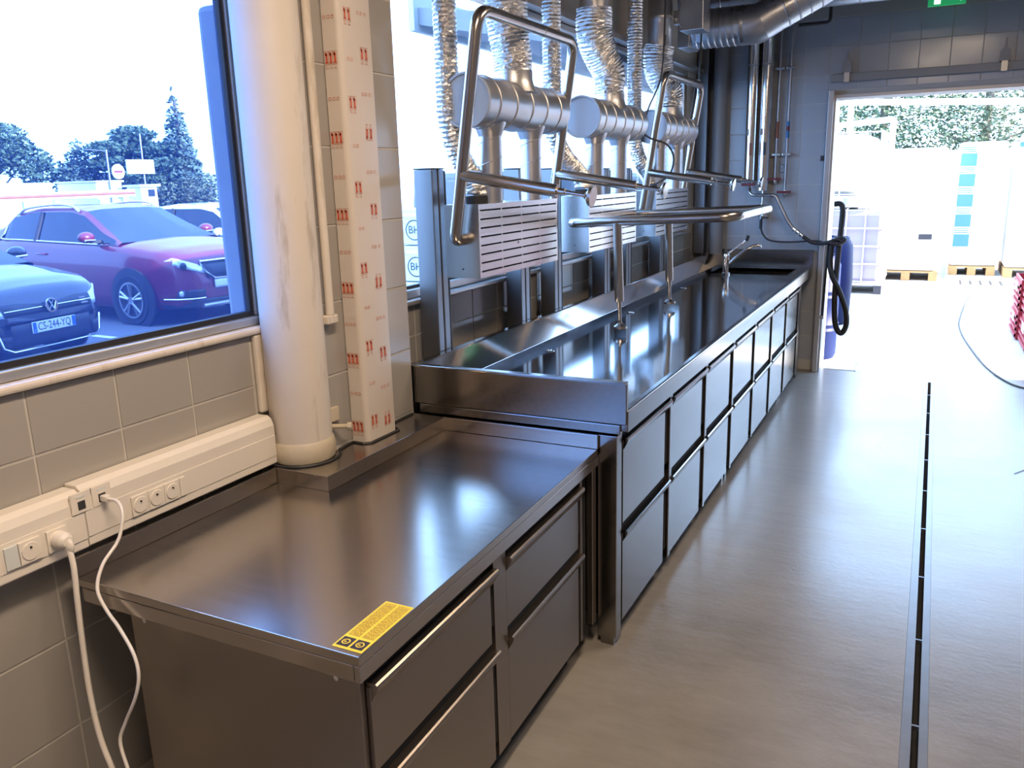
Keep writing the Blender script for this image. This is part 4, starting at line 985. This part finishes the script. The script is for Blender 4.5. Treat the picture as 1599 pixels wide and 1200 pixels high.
pl = MB().box(px_ - .004, px_ + .010, -.26, .26, .395, .505).build('number_plate', M['plate'], vc, bevel=.004)
MB().box(px_ + .0105, px_ + .012, -.255, -.215, .40, .50).build('plate_band', M['plate_blue'], pl); MB().box(px_ + .0105, px_ + .012, .215, .255, .40, .50).build('plate_band', M['plate_blue'], pl)
text_mb('CS-244-YQ', .098, lambda u, v: (px_ + .0115, u * .86, .45 + v * 1.12)).build('plate_text', M['ink'], pl)
text_mb('F', .03, lambda u, v: (px_ + .0125, -.235 + u, .418 + v)).build('plate_country', M['plate'], pl)
# white car further along
wc, nose, patch, F, hw = car('white_car', 'white car behind the red crossover car outside the first window', (-10.6, 10.75, 0), RZ, M['car_white'], 4.2, 1.76, 1.50, .96, 1.03, .90, 2.55, .85, False)
for s in (1, -1): patch([(s * .80, .62), (s * .46, .60), (s * .48, .70), (s * .76, .80)], 'headlamp', M['lamp'], .015)
patch([(-.5, .42), (.5, .42), (.5, .62), (-.5, .62)], 'grille', M['car_black'], .02)

# ------------------------------------------------------------------ trees
def leaf_cloud(clumps, n, size, seed, flat=.5):
    r = random.Random(seed); m = MB()
    wts = [a[3] * a[4] * a[5] for a in clumps]; tot = sum(wts)
    for c_, w_ in zip(clumps, wts):
        for _ in range(int(n * w_ / tot)):
            while True:
                u = Vector((r.uniform(-1, 1), r.uniform(-1, 1), r.uniform(-1, 1)))
                if .25 < u.length < 1: break
            p = Vector((c_[0] + u.x * c_[3], c_[1] + u.y * c_[4], c_[2] + u.z * c_[5]))
            a = Vector((r.gauss(0, 1), r.gauss(0, 1), r.gauss(0, flat))).normalized(); b_ = a.cross(Vector((r.gauss(0, 1), r.gauss(0, 1), r.gauss(0, 1)))).normalized()
            s_ = size * r.uniform(.6, 1.4); a *= s_; b_ *= s_ * .55
            m.v += [p - a, p + b_ * .8, p + a, p - b_ * .8]; k = len(m.v); m.f.append((k - 4, k - 3, k - 2, k - 1))
    return m
def tree(name, label, base, trunk_h, clumps, n, size, leaf, seed, tr_=.14, group=None):
    t = thing(name, label, 'tree', base, group)
    cl = [(base[0] + a[0], base[1] + a[1], base[2] + a[2], a[3], a[4], a[5]) for a in clumps]
    b_ = MB(); b_.tube([base, (base[0] + .1, base[1], base[2] + trunk_h)], [tr_, tr_ * .5], 8)
    for c_ in cl[:6]: b_.tube([(base[0] + .05, base[1], base[2] + trunk_h * .55), (c_[0], c_[1], c_[2])], [tr_ * .4, tr_ * .12], 5)
    b_.build('trunk', M['bark'], t)
    me = leaf_cloud(cl, n, size, seed); mesh = bpy.data.meshes.new('crown'); mesh.from_pydata([tuple(v) for v in me.v], [], me.f); mesh.materials.append(M[leaf])
    o = bpy.data.objects.new('crown', mesh); C.objects.link(o); attach(o, t)
    return t
def conif(h, r_, k=8):
    return [(0, 0, h * (.18 + .8 * i / k), r_ * (1 - i / (k + .6)), r_ * (1 - i / (k + .6)), h * .085) for i in range(k + 1)]
tree('pine_tree', 'broad round pine at the left end of the trees beyond the car park', (-40.5, 25.6, FZ), 3.2, [(0, 0, 4.0, 1.9, 1.9, 1.1), (-.9, -1.2, 3.0, 1.9, 1.9, 1.0), (.9, .9, 3.2, 1.3, 1.3, .8), (1.6, 1.5, 2.6, 1.2, 1.2, .7), (-1.5, -2.2, 3.6, 2.2, 2.2, 1.2)], 9000, .13, 'leaf_dark', 1)
tree('conical_tree', 'small conical tree left of the round road sign', (-37.4, 27.8, FZ), 2.6, [(0, 0, 1.9, 1.2, 1.2, .7), (0, 0, 2.6, .95, .95, .6), (0, 0, 3.2, .6, .6, .5), (0, 0, 3.7, .32, .32, .5), (.8, .9, 1.9, 1.0, 1.0, .7)], 4500, .11, 'leaf_blue', 2)
tree('cedar_tree', 'wide dark cedar with flat layered branches behind the red car', (-35.2, 29.3, FZ), 3.8, [(0, 0, 4.3, 1.1, 1.1, .45), (-.6, -.5, 3.7, 1.5, 1.5, .4), (.7, .7, 3.6, 1.5, 1.5, .4), (-.5, -.5, 3.0, 1.5, 1.5, .42), (.9, .9, 2.9, 1.8, 1.8, .45), (.4, .4, 2.3, 1.9, 1.9, .5)], 9500, .13, 'leaf_dark', 3)
tree('fir_tree', 'tall pointed fir rising above the cedar beside the window edge', (-33.4, 30.4, FZ), 5.9, conif(6.3, 1.5, 9), 5500, .13, 'leaf_blue', 4)
tree('young_tree', 'thin young tree close to the outside concrete fin', (-31.6, 30.3, FZ), 1.8, [(0, 0, 1.6, 1.4, 1.4, .8), (-1.4, -1.2, 1.5, 1.2, 1.2, .6)], 2000, .10, 'leaf_olive', 5)
for i, (x, y, h, s, lf, l) in enumerate(((-3.9, 24.5, 5.2, 2.3, 'leaf_olive', 'dense green tree behind the white pipes, left of the doorway'), (-1.4, 23.6, 4.9, 2.0, 'leaf_dark', 'dark green tree behind the white tank seen through the doorway'), (.9, 24.2, 5.6, 2.1, 'leaf_olive', 'green and yellow tree in the middle of the doorway'), (3.6, 25.0, 6.4, 2.6, 'leaf_blue', 'pale airy tree at the right of the doorway'))):
    cl = [(0, 0, h * .75, s, s, h * .30), (-s * .5, -.5, h * .45, s, s, h * .30), (s * .5, .3, h * .45, s, s, h * .3), (0, -.6, h * .25, s * 1.2, s, h * .25)]
    tree('broadleaf_tree', l, (x, y, -.01), h * .7, cl, 11000 if i < 3 else 6500, .055, lf, 20 + i, .16, None)
    if i == 2: pass

# distant things across the car park
tag(MB().box(-31.2, -28.72, 17.6, 20.15, FZ, 1.98).build('grey_wall', M['hut']), 'long pale grey wall beyond the car park below the pine', 'wall')
wv_ = thing('white_building', 'low flat white building beyond the roof of the red car', 'building', (-27.5, 20.8, FZ))
MB().box(-28.6, -26.45, 20.25, 21.3, FZ, 1.94).build('walls', M['white_wall'], wv_, bevel=.05)
MB().box(-28.7, -26.4, 20.2, 21.35, 1.941, 2.0).build('roof_edge', M['white_wall'], wv_)
tr2 = thing('stored_pipes', 'bundle of pale pipes lying behind the roof of the red car', 'pipes', (-25, 18, FZ))
for k, (z_, m_) in enumerate(((1.42, 'white_wall'), (1.50, 'copper'), (1.58, 'white_wall'))):
    MB().tube([(-26.5, 16.2, z_), (-24.5, 20.2, z_ + .05)], .045, 8).build('pipe', M[m_], tr2)
for q in (.25, .75): MB().box(-26.5 + 2 * q - .05, -26.5 + 2 * q + .05, 16.2 + 4 * q - .05, 16.2 + 4 * q + .05, FZ, 1.37).build('trestle', M['hut'], tr2)
rs = thing('road_sign', 'round no-entry road sign on a thin pole beyond the car park', 'sign', (-26.9, 21.2, FZ))
MB().tube([(-26.36, 20.72, FZ), (-26.36, 20.76, 3.05)], .035, 8).build('pole', M['alu'], rs)
MB().tube([(-26.36, 20.76, 3.01), (-26.6, 20.1, 3.06)], .02, 6).build('arm', M['alu'], rs)
s_ = MB(); s_.lathe([(0, -.02), (.26, -.02), (.26, .02), (0, .02)], (-26.32, 21.10, 2.30), 'x', 24); s_.build('disc', M['white_wall'], rs)
MB().box(-26.298, -26.29, 20.92, 21.28, 2.26, 2.34).build('bar', M['red_handle'], rs)
ht = thing('site_hut', 'small white hut with a window behind the windscreen of the red car', 'hut', (-25.7, 21.8, FZ))
MB().box(-26.1, -25.4, 21.2, 21.9, FZ, 1.75).build('walls', M['white_wall'], ht); MB().box(-26.2, -25.3, 21.1, 22.0, 1.751, 1.83).build('roof', M['white_wall'], ht)
MB().box(-25.399, -25.39, 21.5, 21.8, 1.4, 1.65).build('window', M['car_glass'], ht)
bb = thing('billboard', 'pale blank board on a tall thin mast in front of the cedar', 'board', (-26.0, 21.8, FZ))
MB().tube([(-26.35, 22.2, FZ), (-26.37, 22.28, 3.65)], .03, 8).build('mast', M['alu'], bb); MB().box(-26.30, -26.25, 21.45, 22.65, 2.22, 2.72).build('board', M['hut'], bb)
# things outside the second window
vn = local_thing('parked_van', 'blue-grey van parked close outside the second window', 'van', (-5.4, 12.6, gl(12)), math.radians(70))
MB().prism([(-2.4, .3), (2.2, .3), (2.3, .95), (1.5, 1.15), (.85, 1.82), (-2.3, 1.88), (-2.4, 1.0)], 'y', -.9, .9).build('body', M['car_blue'], vn, bevel=.08)
MB().prism([(.95, 1.18), (1.40, 1.18), (.85, 1.70), (-.1, 1.72), (-.1, 1.18)], 'y', -.905, .905).build('side_window', M['car_glass'], vn)
MB().box(-2.35, 1.5, -.91, .91, 1.08, 1.14).build('stripe', M['white_wall'], vn)
for x in (-1.5, 1.5):
    MB().lathe([(0, -.94), (.33, -.94), (.33, .94), (0, .94)], (x, 0, .33), 'y', 24).build('wheel', M['tyre'], vn)
for k in range(3):
    z0 = .19 + .40 * k
    ct = thing('carton', ('white carton with a round printed mark, bottom of the stack outside the second window', 'white carton with a round printed mark, middle of the stack outside the second window', 'white carton with a round printed mark, topmost of the stack outside the second window')[k], 'carton', (-4.9, 8.0, z0), 'printed cartons outside the second window')
    MB().box(-5.3, -4.72, 7.72, 8.5, z0, z0 + .385).build('box', M['carton'], ct, bevel=.01)
    MB().box(-5.305, -4.715, 7.715, 8.505, z0 + .30, z0 + .335).build('tape', M['white_wall'], ct)
    g_ = MB()
    for j in range(20):
        a, b_ = 2 * PI * j / 20, 2 * PI * (j + 1) / 20
        g_.quad(*[(-5.06 + r_ * math.cos(t), 7.714, z0 + .16 + r_ * math.sin(t)) for r_, t in ((.10, a), (.112, a), (.112, b_), (.10, b_))])
    g_.build('printed_ring', M['ink'], ct)
    text_mb('BH', .12, lambda u, v: (-5.06 + u, 7.713, z0 + .16 + v)).build('printed_letters', M['ink'], ct)
pa = thing('wooden_pallet', 'wooden pallet under the cartons outside the second window', 'pallet', (-5, 8.1, gl(8.1)))
for k in range(5): MB().box(-5.35, -4.68, 7.70 + .175 * k, 7.80 + .175 * k, .165, .188).build('slat', M['wood'], pa)
for x in (-5.30, -5.0, -4.75): MB().box(x - .04, x + .04, 7.70, 8.5, gl(8.1), .164).build('runner', M['wood'], pa)
ca = thing('eaves_canopy', 'outside canopy over the second window, seen below the window head', 'canopy', (-2.4, 5.6, 2.4))
MB().prism([(-1.935, 2.56), (-3.0, 2.72), (-3.0, 2.62), (-1.935, 2.40)], 'y', 4.75, 12.0).build('soffit', M['concrete'], ca)
MB().box(-3.04, -3.0, 4.7, 12.0, 2.58, 2.80).build('fascia', M['hut'], ca)

# ------------------------------------------------------------------ outside the door
def barrel(x, y, r, h, label, ribs):
    t = thing('plastic_barrel', label, 'barrel', (x, y, 0), 'blue barrels outside the door')
    pr = [(0, .002), (r * .92, .002), (r, .04)]
    if ribs:
        for z_ in (.28, .34, .60, .66): pr += [(r, h * z_ - .02), (r * 1.06, h * z_), (r, h * z_ + .02)]
    else:
        pr += [(r * 1.06, h * .5)]
    pr += [(r, h - .09), (r * .86, h - .02), (r * .86, h), (r * .80, h), (r * .80, h - .02), (0, h - .02)]
    MB().lathe(pr, (x, y, 0), 'z', 32).build('shell', M['barrel'], t, smooth=True)
    m_ = MB()
    for dx in (-.4, .4): m_.lathe([(0, h - .02), (.03, h - .02), (.03, h + .01), (0, h + .01)], (x + dx * r, y, 0), 'z', 12)
    m_.build('bung', M['rubber'], t)
barrel(-.90, 7.93, .20, .93, 'dark blue ribbed barrel tight behind the left door jamb', True)
barrel(-1.05, 9.85, .29, .95, 'smooth blue barrel behind the ribbed one', False)
pg = thing('drum_pump', 'grey upright pump tube standing on the ribbed barrel', 'pump', (-.90, 7.93, .91))
MB().tube([(-.86, 7.97, .911), (-.86, 7.97, 1.40)], .045, 12).build('cylinder', M['grey_pipe'], pg, smooth=True)
def ibc(x0, y0, z0, label, tank='ibc_tank', h=1.0, bv=.06, skid='hose'):
    t = thing('bulk_tank', label, 'tank', (x0 + .5, y0 + .5, z0), 'caged bulk tanks outside the door')
    MB().box(x0 + .03, x0 + .97, y0 + .03, y0 + .97, z0 + .15, z0 + .15 + .97 * h).build('bottle', M[tank], t, bevel=bv)
    MB().box(x0, x0 + 1, y0, y0 + 1, z0 + .12, z0 + .149).build('tray', M['ibc_cage'], t)
    for x in (x0 + .05, x0 + .5, x0 + .95): MB().box(x - .05, x + .05, y0, y0 + 1, z0, z0 + .119).build('skid', M[skid], t)
    for k in range(5):
        x = x0 + .02 + .24 * k; MB().tube([(x, y0, z0 + .15), (x, y0, z0 + .15 + h), (x, y0 + 1, z0 + .15 + h), (x, y0 + 1, z0 + .15)], .010, 6).build('cage_bar', M['ibc_cage'], t)
        y = y0 + .02 + .24 * k; MB().tube([(x0 + 1, y, z0 + .15), (x0 + 1, y, z0 + .15 + h)], .010, 6).build('cage_bar', M['ibc_cage'], t)
    for k in range(5):
        z_ = z0 + .17 + .24 * h * k; MB().tube([(x0 - .005, y0 - .008, z_), (x0 + 1.008, y0 - .008, z_), (x0 + 1.008, y0 + 1, z_)], .010, 6).build('cage_bar', M['ibc_cage'], t)
    MB().lathe([(0, .0), (.10, .0), (.10, .03), (0, .03)], (x0 + .5, y0 + .5, z0 + .12 + h), 'z', 16).build('cap', M['hose'], t)
ibc(-1.56, 12.3, .0, 'caged bulk tank on the ground just left inside the doorway view')
ibc(-1.68, 12.35, 1.17, 'caged bulk tank stacked on top of another beside the barrels', 'wrap', .84, .22, 'wrap')
def stack(x0, x1, y0, y1, h, label, mark=None):
    t = thing('wrapped_pallet_load', label, 'pallet load', ((x0 + x1) / 2, y0, 0), 'white wrapped loads in the yard')
    MB().box(x0, x1, y0, y1, .15, h).build('wrapped_load', M['wrap'], t, bevel=.04)
    n = max(3, int((x1 - x0) / .2))
    MB().box(x0, x1, y0, y1, .12, .145).build('pallet_deck', M['wood'], t)
    for x in (x0 + .06, (x0 + x1) / 2, x1 - .06): MB().box(x - .06, x + .06, y0, y1, 0, .119).build('pallet_block', M['wood'], t)
    if mark:
        for k in range(5):
            z0 = .45 + (h - .5) * k / 5
            MB().box(x0 + mark[0], x0 + mark[0] + mark[1], y0 - .006, y0 - .001, z0, z0 + (h - .5) / 5 * .62).build('printed_band', M[mark[2]], t)
            for j in range(3):
                zz = z0 + (h - .5) / 5 * (.68 + .1 * j); MB().box(x0 + mark[0], x0 + mark[0] + mark[1] * .9, y0 - .006, y0 - .001, zz, zz + .015).build('printed_line', M[mark[2]], t)
stack(-.75, .12, 14.0, 15.2, 1.95, 'white wrapped pallet load with a small grey ticket, right of the bulk tanks')
tag(MB().box(-.18, .0, 13.985, 13.994, .62, .70).build('grey_ticket', M['hose']), 'small grey ticket stuck on the white wrapped load', 'ticket')
stack(.28, .92, 14.9, 16.0, 2.03, 'white wrapped pallet load with a column of blue print', (.02, .22, 'wrap_blue'))
stack(1.02, 2.2, 14.7, 15.9, 2.02, 'white wrapped pallet load with blue print along its top edge', None)
tag(MB().box(1.05, 1.65, 14.69, 14.697, 1.93, 2.0).build('blue_strip', M['wrap_blue']), 'blue printed strip along the top of the right-hand white load', 'strip')
tag(MB().box(.175, .235, 14.4, 14.46, .0, 1.05).build('teal_tube', M['wrap_green']), 'slim teal printed roll standing left of the blue-printed load', 'roll')
yw = thing('yard_railing', 'white pipe frame in front of the trees above the bulk tanks', 'railing', (-1, 17, 0))
MB().tube([(-2.6, 17, 2.92), (3.0, 17, 2.615)], .055, 10).build('top_pipe', M['wrap'], yw)
MB().tube(fillet([(-2.6, 17, 2.40), (-.79, 17, 2.53), (-.79, 17, 0)], .05), .055, 10).build('bent_pipe', M['wrap'], yw)
MB().tube([(-1.52, 17, 0), (-1.52, 17, 2.86)], .055, 10).build('upright', M['wrap'], yw)
MB().tube([(3.0, 17, 0), (3.0, 17, 2.615)], .055, 10).build('upright', M['wrap'], yw)
tag(MB().box(-6, 8, 19.5, 19.8, 0, 2.0).build('boundary_wall', M['white_wall']), 'white boundary wall behind the pallet loads', 'wall')
yd = thing('yard_grating', 'drain grating with dark slots in the yard before the loads', 'grating', (.7, 14.2, 0))
for k in range(5): MB().box(.42 + .13 * k, .45 + .13 * k, 13.7, 14.2, 0, .004).build('slot', M['dark'], yd)
# red crates by the right edge
for (x, y, z0, l) in ((.83, 8.60, 0.0, 'red ribbed crate at the right edge of the picture, bottom one nearest the door'), (.83, 8.60, .30, 'red ribbed crate at the right edge, top one of the front stack'), (.80, 9.32, 0.0, 'red ribbed crate at the right edge, bottom one of the rear stack'), (.80, 9.32, .30, 'red ribbed crate at the right edge, top one of the rear stack')):
    t = thing('plastic_crate', l, 'crate', (x + .3, y + .33, z0), 'red crates outside the door')
    a = MB(); a.box(x + .02, x + .6, y + .02, y + .66, z0 + .002, z0 + .012)
    a.box(x + .015, x + .03, y + .015, y + .665, z0 + .012, z0 + .285); a.box(x + .585, x + .6, y + .015, y + .665, z0 + .012, z0 + .285)
    a.box(x + .031, x + .584, y + .015, y + .03, z0 + .012, z0 + .285); a.box(x + .031, x + .584, y + .65, y + .665, z0 + .012, z0 + .285)
    a.build('tub', M['crate'], t)
    for k in range(4):
        zz = z0 + .03 + .062 * k
        r_ = MB(); r_.box(x, x + .014, y, y + .68, zz, zz + .03); r_.box(x, x + .6, y, y + .014, zz, zz + .03); r_.build('rib', M['crate'], t)
    MB().box(x - .003, x, y + .2, y + .42, z0 + .15, z0 + .24).build('white_mark', M['wrap'], t)
for k in range(3):  # unseen stacks, added so the hoods reflect something pinkish
    t = thing('unseen_stack', ('tall pinkish wrapped stack added for hood reflections just beyond the right edge, nearest the door', 'tall pinkish wrapped stack added for hood reflections beyond the right edge, middle one', 'tall pinkish wrapped stack added for hood reflections beyond the right edge, farthest one')[k], 'stack', (1.8, 8.7 + 1.1 * k, 0))
    for q in range(4): MB().box(1.46, 2.5, 8.3 + 1.1 * k, 9.35 + 1.1 * k, .02 + .55 * q, .55 + .55 * q).build('layer', M['pink_wrap'], t, bevel=.03)
    MB().box(1.46, 2.5, 8.3 + 1.1 * k, 9.35 + 1.1 * k, 0, .019).build('sheet', M['wood'], t)
hs = thing('coiled_hose', 'dark coiled hose lying on the red crates', 'hose', (1.1, 9.0, .6))
MB().tube([(1.12 + .22 * math.cos(t * .35), 9.25 + .22 * math.sin(t * .35), .63 + .0018 * t) for t in range(48)], .022, 8).build('coil', M['hose'], hs, smooth=True)
